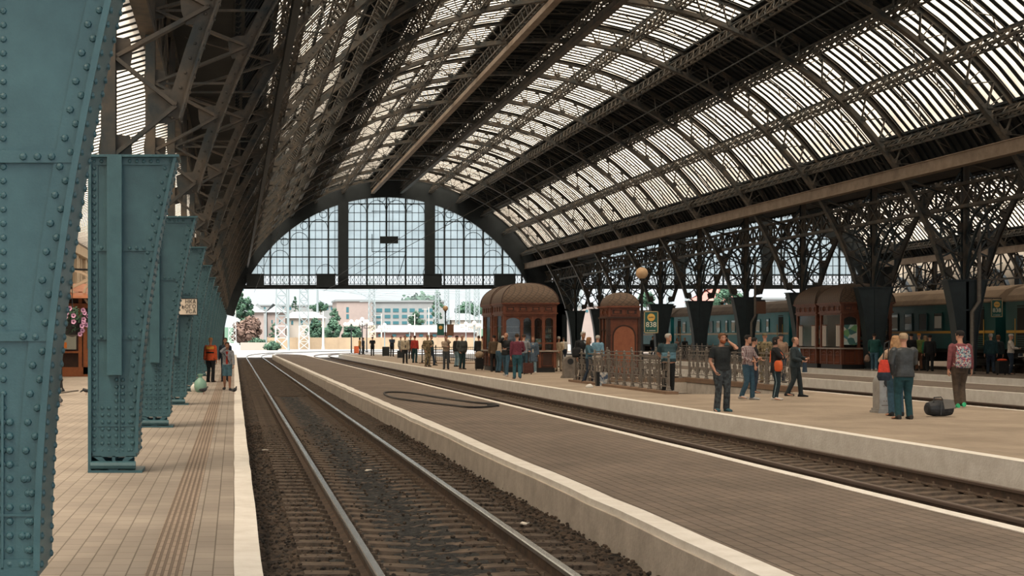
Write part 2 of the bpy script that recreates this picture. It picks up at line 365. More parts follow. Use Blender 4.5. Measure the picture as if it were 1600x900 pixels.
# rails: I section with a separate shiny head
foot = [(-.07, 0), (.07, 0), (.07, .012), (.012, .03), (.012, .125), (-.012, .125), (-.012, .03), (-.07, .012)]
head = [(-.036, .125), (.036, .125), (.036, .16), (.028, .17), (-.028, .17), (-.036, .16)]
def sleeper_mesh():
    b = MB(); n = 12; RR = []
    for i in range(n+1):
        x = -1.3+2.6*i/n; hz = .05-.035*math.exp(-(x/.45)**2)+.0*x; wv = .13
        RR.append([(x, -wv, -.12), (x, wv, -.12), (x, .10, hz), (x, -.10, hz)])
    b.rings(RR)
    for s_ in (-.76, .76):
        for e in (-.12, .12):
            b.box(s_+e-.035, s_+e+.035, -.06, .06, .04, .085); b.tube([(s_+e, 0, .08), (s_+e, 0, .125)], .016, 6)
    me = b.mesh('sleeper'); me.materials.append(SLEEP); return me
SLM = sleeper_mesh()
def track(cx, tail, label, nsl, hm, y1=140, spc=.48, y0=3.0, gap=.0):
    t = tag(empty('railway_track', (cx, 0, 0)), label, 'railway track', 'tracks under the station roof')
    path = [(0, y) for y in [-3+k*6 for k in range(int((y1+3)/6)+1)]]+[(x-cx, y) for x, y in tail]
    for s_ in (-.76, .76):
        r = MB().sweep(path, foot, s_, BZ+.03).build('rail', RUST, t)
        MB().sweep(path, head, s_, BZ+.03).build('rail_head', hm, r)
    rest = MB(); k = 0; y = y0
    while y < y1:
        if k < 100:
            o = bpy.data.objects.new('sleeper', SLM); COL.objects.link(o); o.parent = t; o.location = (0, y, BZ-.015)
        elif k < nsl: rest.box(-1.3, 1.3, y-.10, y+.10, BZ-.1, BZ+.04)
        y += spc; k += 1
    if rest.v: rest.build('sleepers', SLEEP, t)['kind'] = 'stuff'
    return t
track(1.9, [(2.0, 150), (2.3, 160), (3.2, 172), (5.0, 184), (8.0, 196), (13.5, 208), (22, 220), (40, 236)], 'nearest railway track with one polished rail left of the narrow island', 290, SHINE)
track(8.76, [(8.8, 146), (9.3, 158), (10.6, 168), (13, 178), (17, 187), (25, 198), (40, 210)], 'second railway track between narrow island and crowded platform', 290, RAILH)
track(20.6, [(20.6, 160), (23, 180), (30, 200)], 'third railway track sunk behind the crowded platform', 230, RAILH, y0=30)
track(36.2, [(36.2, 160), (37, 190)], 'far railway track under the green carriages', 200, RAILH, y0=40)
# hose lying on the island platform
HOSE = mat('black_rubber', (.012, .012, .013), .5)
hp = []
for px, py in ((762, 634), (778, 635), (740, 638), (700, 634), (650, 628), (615, 623), (601, 617), (606, 614), (640, 615), (690, 623), (740, 630), (775, 633), (778, 636)):
    X, Y = gp(px, py); hp.append((X, Y, .02))
hs = []
for i in range(len(hp)-1):
    for k in range(5):
        t = k/5; p0, p1, p2, p3 = [Vector(hp[max(0, min(len(hp)-1, i+j))]) for j in (-1, 0, 1, 2)]
        hs.append(.5*((2*p1)+(p2-p0)*t+(2*p0-5*p1+4*p2-p3)*t*t+(3*p1-p0-3*p2+p3)*t**3))
tag(MB().tube(hs, .03, 8).build('rubber_hose', HOSE, smooth=True), 'long black rubber hose looped on the narrow island platform', 'hose')
X, Y = gp(1548, 614); 
for i in range(3):
    pts = [(25.2+.9*math.cos(a*.3+i), 41.5+i*.5+1.2*math.sin(a*.3+i), .03+.05*i) for a in range(22)]
    tag(MB().tube(pts, .03, 8).build('rubber_hose', HOSE, smooth=True), ['lower', 'middle', 'topmost'][i]+' coil of dark hose piled on the island behind the student', 'hose')

# ============================================================ steel columns on the left platform
def inner(z): return -(16.2**2-z*z)**.5+XC if z > .3 else -1.12
def colz(z): return min(inner(z)+.12, -.70) if z < 3.9 else inner(z)
def column_meshes():
    out = {}
    xo = -1.75; ZT = 3.84; zb = .24
    def xi(z): t = (z-zb)/(ZT-zb); return -1.19+.47*t**1.85
    web = MB(); D = .5
    zs = [zb+(ZT-zb)*i/12 for i in range(13)]
    web.plate([(xo+.03, zb)]+[(xi(z)-.02, z) for z in zs]+[(xo+.03, ZT)], .03, D-.03)
    out['riveted_web_plate'] = web
    fr = MB()   # raised edge angles and joint straps on the face
    fr.plate([(xi(z), z) for z in zs]+[(xi(z)-.135, z) for z in zs[::-1]], .012, .03)
    fr.plate([(xo, zb), (xo+.085, zb), (xo+.085, ZT), (xo, ZT)], .012, .03)
    for z0, z1 in ((zb, zb+.06), (.56, .575), (1.62, 1.68), (2.70, 2.775), (ZT-.09, ZT)):
        fr.plate([(xo, z0), (xi(z0), z0), (xi(z1), z1), (xo, z1)], .004, .028)
    fr.box(xo+.085, xi(.6)-.1, .018, .03, zb, .86)
    fr.box(xo+.34, xo+.355, .0, .03, zb, 1.3)
    out['edge_angles'] = fr
    fl = MB()   # flanges
    for i in range(12):
        a, c = zs[i], zs[i+1]
        fl.quadbox([(xi(a)-.02, -.05, a), (xi(a)+.02, -.05, a), (xi(a)+.02, D+.05, a), (xi(a)-.02, D+.05, a), (xi(c)-.02, -.05, c), (xi(c)+.02, -.05, c), (xi(c)+.02, D+.05, c), (xi(c)-.02, D+.05, c)])
    out['inner_flange'] = fl
    out['outer_flange'] = MB().box(xo-.03, xo+.01, -.05, D+.05, .0, ZT)
    out['cap_plate'] = MB().box(xo-.04, xi(ZT)+.05, -.08, D+.08, ZT, ZT+.03)
    out['cover_bar'] = MB().box(-1.545, -1.365, -.10, .02, 1.19, ZT+.02)
    rv = MB(); z = zb+.03; k = 0
    while z < ZT-.03:
        rv.rivet((xo+.043, .012, z), (0, -1, 0)); rv.rivet((-1.40, .03, z), (0, -1, 0), .022); rv.rivet((xi(z)-(.045 if k % 2 else .095), .012, z), (0, -1, 0))
        for y in (0.02, D-.02): rv.rivet((xi(z)+.02, y, z), (1, 0, .1))
        if z < 1.2: rv.rivet((xo+.31, .018, z), (0, -1, 0)); rv.rivet((xo+.39, .018, z), (0, -1, 0))
        if z < .86:
            for dx in (.14, .22, .5): rv.rivet((xo+dx, .018, z), (0, -1, 0))
        z += .086; k += 1
    for zz in (2.737, ZT-.045, 1.65):
        x = xo+.13
        while x < xi(zz)-.14:
            if not -1.56 < x < -1.35: rv.rivet((x, .004, zz), (0, -1, 0))
            x += .086
    o_ = len(web.v); web.v += rv.v; web.f += [tuple(i+o_ for i in f) for f in rv.f]
    ft = MB()   # cast foot: curved bracket and pin
    ft.box(xo+.02, -1.19, .0, D, .19, .25)
    for y0, y1 in ((.0, .05), (D-.05, D)):
        pts1 = [(-1.20, .2), (-1.25, .17), (-1.33, .12), (-1.39, .05), (-1.42, .0), (-1.47, .0), (-1.43, .09), (-1.36, .15), (-1.32, .2)]
        ft.plate(pts1, y0, y1); ft.plate([(-2.94-x, z) for x, z in pts1][::-1], y0, y1)
        ft.plate([(-1.49, .05), (-1.45, .05), (-1.45, .2), (-1.49, .2)], y0, y1)
    ft.tube([(-1.47, -.04, .055), (-1.47, D+.04, .055)], .06, 12)
    out['cast_foot'] = ft
    out['base_plate'] = MB().box(-1.78, -1.12, -.06, D+.06, -.01, .03).tube([(-1.75, -.03, .09), (-1.2, -.03, .09)], .05, 8).tube([(-1.75, D, .1), (-1.25, D, .1)], .06, 8)
    return out
cm = column_meshes(); col0 = empty('steel_column', (0, Y0, 0))
for n_, b in cm.items(): b.build(n_, BLUE, col0)
cols = []; cols_ = dup(col0)
for k in range(NB):
    c = cols_ if k == 0 else dup(col0)
    c.location = (0, Y0+SP*k, 0); cols.append(c)
    if k == 0: [bpy.data.objects.remove(q) for q in list(c.children) if q.name.startswith('cover_bar')]
    tag(c, ('huge riveted blue steel column filling the left edge of the picture' if k == 0 else ORD[k]+' riveted blue steel column along the left platform, counted from the camera'), 'column', 'riveted columns on the left platform')

for q in list(col0.children): bpy.data.objects.remove(q)
bpy.data.objects.remove(col0)
# ============================================================ arch trusses (shared mesh, both naves)
def arch_parts():
    A0 = R(74.5); ZP = 9.15
    ch = MB()
    ch.arc(0, 0, R0+.012, -A0, A0, 96, 0, .34, .025); ch.arc(0, 0, R0+.11, -A0, A0, 96, -.03, .02, .19); ch.arc(0, 0, R0+.11, -A0, A0, 96, .03, .02, .19)
    up = MB(); A1 = R(58)
    up.arc(0, 0, R1, -A1, A1, 72, 0, .34, .025); up.arc(0, 0, R1-.09, -A1, A1, 72, 0, .07, .16)
    PO = [MB(), MB()]
    for s in (-1, 1):
        po = PO[0 if s < 0 else 1]
        for e in (-.07, .07): po.box(s*16.5-.06+e*.0, s*16.5+.06, e-.03, e+.03, 3.84, ZP+.2)
        po.box(s*16.5-.09, s*16.5+.09, -.12, -.1, 3.84, ZP); po.box(s*16.5-.09, s*16.5+.09, .1, .12, 3.84, ZP)
        po.beam((s*16.5, 0, ZP), (s*(R1*math.sin(A1)-.2), 0, ZP+.02), .2, .2)
    wb = MB(); gs = wb
    P = lambda r, a: (r*math.sin(a), r*math.cos(a))
    def gusset(x, z, r, ph=0):
        n = 8; gs.plate([(x+r*math.cos(ph+2*PI*i/n)*(1 if i % 2 else .8), z+r*math.sin(ph+2*PI*i/n)*(1 if i % 2 else .8)) for i in range(n)], -.018, .018)
    # upper arch web: warren with radial struts
    n = 28
    for i in range(n):
        a = -A1+2*A1*i/n; b = -A1+2*A1*(i+1)/n; m_ = (a+b)/2
        p, q, t = P(R1-.12, a), P(R0+.16, m_), P(R1-.12, b)
        for u, v in ((p, q), (q, t)):
            wb.beam((u[0], -.035, u[1]), (v[0], -.035, v[1]), .03, .085, (0, 1, 0)); wb.beam((u[0], .05, u[1]), (v[0], .05, v[1]), .02, .07, (0, 1, 0))
        u, v = P(R1-.1, m_), P(R0+.16, m_); wb.beam((u[0], 0, u[1]), (v[0], 0, v[1]), .03, .06, (0, 1, 0))
        gusset(*P(R0+.2, m_), .2, m_)
        if i: gusset(*P(R1-.16, a), .16, a)
    # haunch web between the curved chord and the upright
    for s in (-1, 1):
        zs = [3.9, 5.1, 6.35, 7.7, 9.15]
        inn = []
        for i in range(len(zs)-1):
            zm = (zs[i]+zs[i+1])/2; xi_ = s*math.sqrt((R0+.1)**2-zm*zm); inn.append((xi_, zm))
            for zz in (zs[i], zs[i+1]):
                wb.beam((s*16.42, -.04, zz), (xi_, -.04, zm), .05, .13, (0, 1, 0)); wb.beam((s*16.42, .05, zz), (xi_, .05, zm), .03, .1, (0, 1, 0))
            gusset(xi_+s*.14, zm, .26, .2); gusset(s*16.42, zs[i]+.05, .26)
        # curved knees that round the openings
        for i in range(len(inn)-1):
            z0, z1 = zs[i+1], zs[i+1]; xa = s*math.sqrt((R0+.12)**2-z1*z1)
            wb.beam((s*16.42, 0, z1), (xa, 0, z1), .04, .05, (0, 1, 0)) if i > 0 else None
    rv = ch; nn = int(2*A0*R0/.19)
    for i in range(nn):
        a = -A0+2*A0*i/nn
        x, z = P(R0, a)
        for y in (-.12, .12):
            rv.rivet((x, y, z), (-math.sin(a), 0, -math.cos(a)), .024)
        if abs(a) > R(45): x, z = P(R0+.11, a); rv.rivet((x, -.045, z), (0, -1, 0), .022)
    return dict(lower_chord=ch, upper_chord=up, upright=PO[0], upright_=PO[1], web_members=wb)
a0 = empty('arch_truss', (XC, Y0+.25, 0))
for n_, b in arch_parts().items(): b.build(n_.rstrip('_'), STEEL, a0)
for k in range(NB):
    a = a0 if k == 0 else dup(a0); a.location = (XC, Y0+.25+SP*k, 0)
    tag(a, ORD[k]+' great riveted lattice arch over the left hall, counted from the camera', 'roof arch', 'lattice arches of the left hall')
for k in range(2, NB):
    a = dup(a0); a.location = (XC2, Y0+.25+SP*k, 0)
    tag(a, ORD[k-2]+' lattice arch over the right hall, seen behind the arcade, counted from the camera', 'roof arch', 'lattice arches of the right hall')
# light lattice rafters between the main arches
def rafter():
    b = MB(); A = R(57); n = 60; ra, rb = R1-.34, R1-.02
    b.arc(0, 0, ra, -A, A, 48, 0, .07, .03); b.arc(0, 0, rb, -A, A, 48, 0, .07, .03)
    for i in range(n):
        p = -A+2*A*i/n; q = -A+2*A*(i+1)/n; u, v = (ra, rb) if i % 2 else (rb, ra)
        b.beam((u*math.sin(p), 0, u*math.cos(p)), (v*math.sin(q), 0, v*math.cos(q)), .03, .035, (0, 1, 0))
    return b
r0 = rafter().build('lattice_rafter', STEEL, recalc=False)
kk = 0
for k in range(NB-1):
    for t in (1/3, 2/3):
        o = r0 if kk == 0 else r0.copy()
        if kk: COL.objects.link(o)
        o.location = (XC, Y0+.25+SP*(k+t), 0)
        tag(o, 'thin roof rafter between the %s and %s left-hall arches, the %s one' % (ORD[k], ORD[k+1], 'nearer' if t < .5 else 'farther'), 'rafter', 'thin rafters of the left hall'); kk += 1
for k in range(4, NB-1):
    for t in (1/3, 2/3):
        o = r0.copy(); COL.objects.link(o); o.location = (XC2, Y0+.25+SP*(k+t), 0)
        tag(o, 'thin dark lattice rafter of the right hall, half hidden behind the arcade', 'rafter', 'thin rafters of the right hall')
# purlins: long lattice girders following the hall
PA = [5, 15, 25, 34.5, 44, 53.5]
def purlin(ang, y0, y1):
    b = MB(); a = R(ang); L = y1-y0; n = int(L/.95)
    def pt(r, y, off=0.): return (r*math.sin(a)+off*math.cos(a), y, r*math.cos(a)-off*math.sin(a))
    for r in (R0+.2, R1-.35):
        for off in (-.11, .11): b.beam(pt(r, 0, off), pt(r, L, off), .07, .07)
    for i in range(n):
        ya, yb = L*i/n, L*(i+1)/n; ym = (ya+yb)/2
        for off in (-.11, .11):
            b.beam(pt(R1-.35, ya, off), pt(R0+.2, ym, off), .03, .05); b.beam(pt(R0+.2, ym, off), pt(R1-.35, yb, off), .03, .05)
        b.beam(pt(R0+.2, ya, -.11), pt(R0+.2, ym, .11), .02, .04); b.beam(pt(R0+.2, ym, .11), pt(R0+.2, yb, -.11), .02, .04)
    return b
side = {1: 'right', -1: 'left'}
for s in (1, -1):
    for i, a in enumerate(PA):
        y0 = Y0-6
        o = purlin(s*a, y0, YG).build('roof_purlin', STEEL, recalc=False, loc=(XC, y0, 0))
        tag(o, '%s lattice purlin down from the crown on the %s slope of the left hall' % (['topmost', 'second', 'third', 'fourth', 'fifth', 'lowest'][i], side[s]), 'purlin', 'lattice purlins of the left hall')
        c = o.copy(); COL.objects.link(c); c.location = (XC2, y0, 0)
        tag(c, '%s lattice purlin down from the crown on the %s slope of the right hall' % (['topmost', 'second', 'third', 'fourth', 'fifth', 'lowest'][i], side[s]), 'purlin', 'lattice purlins of the right hall')
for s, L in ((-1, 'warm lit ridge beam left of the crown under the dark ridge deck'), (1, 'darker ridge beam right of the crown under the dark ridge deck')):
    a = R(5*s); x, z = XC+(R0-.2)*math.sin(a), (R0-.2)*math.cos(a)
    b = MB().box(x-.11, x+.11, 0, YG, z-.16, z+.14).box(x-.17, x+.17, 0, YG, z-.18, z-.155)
    tag(b.build('ridge_beam', BEAMC if s < 0 else STEEL), L, 'beam')  # warm light on the left beam comes from its paler colour
for x, s, L in ((XC+13.65, 1, 'long pale gutter beam above the arcade on the right of the left hall'), (XC-13.65, -1, 'long gutter beam high along the left side of the left hall'), (XC2+13.65, 1, 'long pale gutter beam on the far side of the right hall')):
    b = MB().box(x-.12, x+.12, 2, YG, 8.42, 8.9).box(x-.2, x+.2, 2, YG, 8.4, 8.43).box(x-.2, x+.2, 2, YG, 8.9, 8.93) if s > 0 else MB().box(x-.08, x+.08, 2, YG, 8.5, 8.8)
    tag(b.build('gutter_beam', BEAMC if s > 0 else STEELD), L, 'beam')
# ============================================================ roof skins
def strip(cx, a0, a1, r, y0, y1, n=8, th=.03):
    b = MB(); RR = []
    for i in range(n+1):
        a = R(a0+(a1-a0)*i/n); RR.append([(cx+r*math.sin(a), y0, r*math.cos(a)), (cx+(r+th)*math.sin(a), y0, (r+th)*math.cos(a)), (cx+(r+th)*math.sin(a), y1, (r+th)*math.cos(a)), (cx+r*math.sin(a), y1, r*math.cos(a))])
    return b.rings(RR)
YA, YB = -2., YG
ZONES = [(6, 24.5), (35, 53)]
for cx, q, ya in ((XC, 'left', YA), (XC2, 'right', 10.)):
    gb = MB(); dk = MB(); gl = []
    for s in (1, -1):
        for (a, b_) in ZONES:
            o = struct(strip(cx, s*a, s*b_, R1+.10, ya, YB, 6, .012).build('skylight_glass', SKYG))
            y = ya
            while y < YB:
                gb.arc(cx, 0, R1+.085, R(s*a), R(s*b_), 4, y, .25, .022); y += .6
            for aa in (a, b_, (a+b_)/2): 
                x, z = cx+(R1+.02)*math.sin(R(s*aa)), (R1+.02)*math.cos(R(s*aa)); gb.box(x-.06, x+.06, ya, YB, z-.05, z+.05)
        for a, b_ in ((24.5, 35), (53, 59)):
            dk.rings(strip(cx, s*a, s*b_, R1+.12, ya, YB, 5, .05) and []) if False else None
            st = strip(cx, s*a, s*b_, R1+.12, ya, YB, 5, .05); o_ = len(dk.v); dk.v += st.v; dk.f += [tuple(i+o_ for i in f) for f in st.f]
            y = ya
            while y < YB: dk.arc(cx, 0, R1+.07, R(s*a), R(s*b_), 3, y, .1, .09); y += .6
    st = strip(cx, -6, 6, R1+.12, ya, YB, 5, .05); o_ = len(dk.v); dk.v += st.v; dk.f += [tuple(i+o_ for i in f) for f in st.f]
    y = ya
    while y < YB: dk.arc(cx, 0, R1+.07, R(-6), R(6), 4, y, .1, .09); y += .86
    struct(gb.build('skylight_bars', STEELD, recalc=False)); struct(dk.build('ceiling', DECK))
# flat valley decks beside the halls
struct(MB().box(29.7, 33.3, YA, YB, 9.05, 9.2).box(XC-17.4, XC-14.7, YA, YB, 9.05, 9.2).box(XC2+14.7, XC2+17.5, YA, YB, 9.05, 9.2).build('ceiling_valley', DECK))
# side aisle on the left: glazed lean-to roof, facade
b = MB(); y = 0.
while y < YB:
    b.quadbox([(-7.6, y, 6.2), (-1.9, y, 7.9), (-1.9, y+.14, 7.9), (-7.6, y+.14, 6.2), (-7.6, y, 6.22), (-1.9, y, 7.92), (-1.9, y+.14, 7.92), (-7.6, y+.14, 6.22)]); y += .55
struct(b.build('skylight_bars', STEELD, recalc=False))
struct(MB().quadbox([(-7.6, -2, 6.3), (-1.9, -2, 8.0), (-1.9, YB, 8.0), (-7.6, YB, 6.3), (-7.6, -2, 6.32), (-1.9, -2, 8.02), (-1.9, YB, 8.02), (-7.6, YB, 6.32)]).build('skylight_glass', SKYG))
struct(MB().box(-1.95, -1.85, -2, YB, 8.0, 9.1).build('wall_clerestory', STEELD))
STUC = mat('cream_stucco', (.62, .52, .40), .85, col2=(.5, .41, .31), vscale=1.2, bump=.2, bscale=20)
STUCD = mat('ochre_stucco', (.36, .25, .16), .85, col2=(.28, .2, .13), vscale=1.)
wl = MB().box(-9, -7.9, -2, YG+30, -.3, 9)
struct(wl.build('wall_left', STUCD))
b = MB(); y = 4.
while y < YG+28:
    b.box(-7.9, -7.6, y, y+.7, 2.6, 6.0); b.box(-7.9, -7.66, y+1.5, y+1.9, 2.6, 5.6); b.box(-7.9, -7.66, y+2.5, y+2.9, 2.6, 5.6); y += 4.2
b.box(-7.9, -7.5, -2, YG+28, 5.7, 6.15).box(-7.9, -7.55, -2, YG+28, 2.4, 2.65).box(-7.9, -7.7, -2, YG+28, -.1, .5)
struct(b.build('trim_12', STUC))
# far wall of the right hall
struct(MB().box(66.2, 67.2, 20, YG+6, -.3, 9.2).build('wall_right', STUC))
b = MB(); y = 24.
while y < YG:
    b.box(65.9, 66.2, y, y+.8, .1, 8.6)
    for i in range(12):
        t0, t1 = PI*i/12, PI*(i+1)/12; b.beam((66.05, y+4.9+3.2*math.cos(t0), 4.6+3.0*math.sin(t0)), (66.05, y+4.9+3.2*math.cos(t1), 4.6+3.0*math.sin(t1)), .22, .3, (1, 0, 0))
    y += SP
struct(b.build('trim_13', STEELD))
# ============================================================ arcade columns between the halls
XA = 31.5
def arcade_parts():
    D = .56; zt = 4.0; out = {}
    def hw(z): return .35+(R0-math.sqrt(R0*R0-z*z))
    zs = [.3+(zt-.3)*i/10 for i in range(11)]
    out['tapered_box'] = MB().plate([(-hw(z)+.02, z) for z in zs]+[(hw(z)-.02, z) for z in zs[::-1]], .04, D-.04)
    fl = MB()
    for s in (-1, 1):
        for i in range(10):
            a, c = zs[i], zs[i+1]; xa, xc = s*hw(a), s*hw(c)
            fl.quadbox([(xa-.02, 0, a), (xa+.02, 0, a), (xa+.02, D, a), (xa-.02, D, a), (xc-.02, 0, c), (xc+.02, 0, c), (xc+.02, D, c), (xc-.02, D, c)])
    out['flange'] = fl
    jn = MB()
    for z in (.3, 1.35, 2.7, zt-.05): jn.box(-hw(z), hw(z), .015, .05, z, z+.07)
    jn.box(-hw(zt)-.06, hw(zt)+.06, -.04, D+.04, zt, zt+.05)
    for z in (1.9, 3.2): jn.box(-.05, .05, .02, .05, .3, zt)
    out['joint_straps'] = jn
    out['cast_foot'] = MB().box(-.34, .34, .02, D-.02, .1, .32).lathe([(.42, .0), (.42, .08), (.3, .1), (.22, .2)], (0, D/2, -.02), 14)
    up = MB().box(-.1, .1, D/2-.12, D/2+.12, zt, 9.05).box(-.16, .16, D/2-.02, D/2+.02, zt, 9.05)
    out['centre_post'] = up
    fan = MB()      # curved fan bracing in the plane of the arch
    def c2(p, q, bend, w=.07, n=7):
        p, q = Vector(p), Vector(q); m = (p+q)/2+Vector(bend); prev = p
        for i in range(1, n+1):
            t = i/n; c = p*(1-t)**2+m*2*t*(1-t)+q*t*t; fan.beam(tuple(prev), tuple(c), w, w*1.2, (0, 1, .01)); prev = c
    for s in (-1, 1):
        H = lambda z: s*(.35+(R0-math.sqrt(R0*R0-z*z)))
        y = D/2
        c2((s*.08, y, 4.25), (H(6.6), y, 6.6), (s*-.1, 0, .5)); c2((s*.08, y, 5.6), (H(5.0), y, 5.0), (0, 0, -.15)); c2((s*.08, y, 6.0), (H(7.6), y, 7.6), (s*.2, 0, -.35))
        c2((s*.08, y, 7.3), (H(6.3), y, 6.3), (0, 0, -.1)); c2((H(4.6), y, 4.6), (s*.1, y, 8.8), (s*.7, 0, .6), .07)
        c2((s*.08, y, 7.6), (H(8.8), y, 8.8), (s*.1, 0, -.4))
    # longitudinal arched braces to the next column and lattice girder
    for s in (-1, 1):
        c2((0, D/2+s*.1, 4.1), (0, D/2+s*3.1, 7.1), (0, s*-.9, 1.3), .09, 9)
        c2((0, D/2+s*.1, 5.6), (0, D/2+s*1.6, 7.1), (0, s*-.4, .6), .09, 6)
        c2((0, D/2+s*.2, 4.2), (0, D/2+s*4.5, 7.1), (0, s*.6, 2.4), .06, 9)
        fan.beam((0, D/2+s*.7, 5.55), (0, D/2+s*.1, 6.2), .06, .06); fan.beam((0, D/2+s*1.6, 6.5), (0, D/2+s*.2, 7.1), .06, .06)
    out['curved_braces'] = fan
    return out
ac0 = empty('arcade_column', (XA, 0, .1))
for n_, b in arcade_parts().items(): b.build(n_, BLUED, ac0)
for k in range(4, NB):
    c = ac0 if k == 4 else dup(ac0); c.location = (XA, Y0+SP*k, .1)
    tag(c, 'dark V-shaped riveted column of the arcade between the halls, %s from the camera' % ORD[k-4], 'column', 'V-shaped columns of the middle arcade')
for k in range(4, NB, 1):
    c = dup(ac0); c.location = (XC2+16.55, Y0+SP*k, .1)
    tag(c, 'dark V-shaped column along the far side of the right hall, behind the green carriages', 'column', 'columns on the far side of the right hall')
def lgirder(x, z0, z1, y0, y1, step, w=.09):
    b = MB(); b.box(x-.14, x+.14, y0, y1, z0-.07, z0+.07); b.box(x-.12, x+.12, y0, y1, z1-.06, z1+.06); y = y0
    while y < y1-step:
        b.beam((x, y, z0), (x, y+step, z1), w, w*.6); b.beam((x, y+step, z0), (x, y, z1), w, w*.6); b.beam((x, y, z0), (x, y, z1), w, w*.6); y += step
    return b
tag(lgirder(XA-.95, 7.15, 8.1, 20, YG, 1.13).build('lattice_girder', STEEL, recalc=False), 'long lattice girder on the near side above the middle arcade', 'girder')
0 and tag(lgirder(XA+.95, 7.15, 8.1, 20, YG, 1.13).build('lattice_girder', STEELD, recalc=False), 'long lattice girder on the far side above the middle arcade', 'girder')
0 and tag(lgirder(XA, 7.3, 9.0, 20, YG, 1.81, .12).build('lattice_girder', STEELD, recalc=False), 'deep X-braced girder in the middle line of the arcade', 'girder')
tag(lgirder(-1.6, 7.3, 9.0, 2, YG, 2.26, .12).build('lattice_girder', STEEL, recalc=False), 'X-braced girder above the blue columns of the left platform', 'girder')
tag(lgirder(XC2+16.5, 6.6, 9.0, 20, YG, 2.26, .12).build('lattice_girder', STEEL, recalc=False), 'X-braced girder along the far side of the right hall', 'girder')
# drain pipe on one arcade column
yk = Y0+SP*6
pp = [(XA+.42, yk-.12, 6.6), (XA+.42, yk-.12, 3.2), (XA+.12, yk-.12, 2.75), (XA+.12, yk-.12, .12)]
tag(MB().tube([Vector(p) for p in pp], .085, 8).build('drain_pipe', GREYM, smooth=True), 'grey drain pipe with a kink running down the large arcade column at right', 'pipe')
yk = Y0+SP*9
tag(MB().tube([Vector((XA+.42, yk-.12, 6.6)), Vector((XA+.42, yk-.12, 3.0)), Vector((XA+.2, yk-.12, 2.6)), Vector((XA+.2, yk-.12, .12))], .07, 8).build('drain_pipe', GREYM, smooth=True), 'grey drain pipe on the arcade column left of the domed kiosk pair', 'pipe')

# ============================================================ gable screens
def gable(cx, n1, lab):
    g = tag(empty(n1, (cx, YG, 0)), lab, 'window'); g['kind'] = 'structure'
    RI = 15.45; ZB = 6.55
    fr = MB()
    fr.arc(0, 0, 16.6, R(-76), R(76), 72, 0, .5, 2.3)
    for s in (-1, 1): 
        fr.quadbox([(s*14.9, -.25, 0), (s*17.9, -.25, 0), (s*17.9, .25, 0), (s*14.9+s*.8, .25, 0), (s*14.9, -.25, 4.2), (s*17.9, -.25, 4.2), (s*17.9, .25, 4.2), (s*15.2, .25, 4.2)]) if False else None
    fr.box(-17.7, -15.9, -.25, .25, 0, 5); fr.box(15.9, 17.7, -.25, .25, 0, 5)
    fr.box(-15.6, 15.6, -.35, .35, 6.45, 6.85)
    for s in (-1, 1): fr.box(s*4.25-.5, s*4.25+.5, -.3, .3, 6.6, 15.3)
    fr.build('gable_frame', STEELD, g)
    # dark infill above the arch up to the roof
    b = MB(); n = 24
    b.arc(0, 0, 18.2, R(-64), R(64), 48, 0, .2, 1.2); b.build('gable_infill', DECK, g)
    mu = MB(); top = lambda x: math.sqrt(max(0, RI*RI-x*x))
    x = -14.4; xs = []
    k = -7
    while k <= 7:
        x = k*1.9
        if abs(abs(x)-4.25) > .6 and abs(x) < 14.4: mu.box(x-.075, x+.075, -.1, .1, 6.6, top(x)+.05)
        for t in (1/3, 2/3):
            xx = x+1.9*t
            if abs(xx) < 14.4 and abs(abs(xx)-4.25) > .5: mu.box(xx-.022, xx+.022, -.04, .04, 6.6, top(xx)+.05)
        k += 1
    z = ZB+1.3; i = 0
    while z < 15.2:
        hw = math.sqrt(RI*RI-z*z); h = .05 if i % 2 == 0 else .022; mu.box(-hw, hw, -.05, .05, z-h, z+h); z += .87; i += 1
    # arched heads and roundels in the upper bays
    for k in range(-7, 7):
        xm = (k+.5)*1.9
        if abs(abs(xm)-4.25) < 1.0: pass
        zt = min(top(xm-.95), top(xm+.95))-1.05
        if zt < 7.6: continue
        for i in range(10):
            t0, t1 = PI*i/10, PI*(i+1)/10; mu.beam((xm+.88*math.cos(t0), 0, zt+.88*math.sin(t0)), (xm+.88*math.cos(t1), 0, zt+.88*math.sin(t1)), .05, .06, (0, 1, 0))
        s = 1 if xm > 0 else -1; zc = (zt+.9+top(xm-s*.5))/2+.05; rr = .36; xx = xm-s*.45
        for i in range(12):
            t0, t1 = 2*PI*i/12, 2*PI*(i+1)/12; mu.beam((xx+rr*math.cos(t0), 0, zc+rr*math.sin(t0)), (xx+rr*math.cos(t1), 0, zc+rr*math.sin(t1)), .05, .05, (0, 1, 0))
    mu.build('glazing_bars', STEELD, g)
    RR = [(RI*math.sin(R(-68+136*i/40)), RI*math.cos(R(-68+136*i/40))) for i in range(41)]
    RR = [p for p in RR if p[1] > 7.75]; hx = math.sqrt(RI*RI-7.75**2)
    MB().plate([(-hx, 7.75)]+RR+[(hx, 7.75)], .0, .012).build('glass_panes', GABG, g)
    # walkway balustrade at the foot of the glass
    bl = MB(); bl.box(-14.2, 14.2, -.5, -.44, 7.7, 7.76); bl.box(-14.2, 14.2, -.5, -.44, 6.9, 6.95)
    x = -14.2
    while x < 14.2:
        bl.beam((x, -.47, 6.95), (x+.38, -.47, 7.7), .025, .035, (0, 1, 0)); bl.beam((x+.38, -.47, 6.95), (x, -.47, 7.7), .025, .035, (0, 1, 0)); bl.box(x-.02, x+.02, -.49, -.45, 6.9, 7.75)
        for q in (0, 1): bl.ball((x+.19, -.47, 7.33), .05, 6, 4)
        x += .38
    bl.build('balustrade', STEELD, g)
    return g
gable(XC, 'window_1', 'great arched glazed gable screen closing the left hall above the tracks')
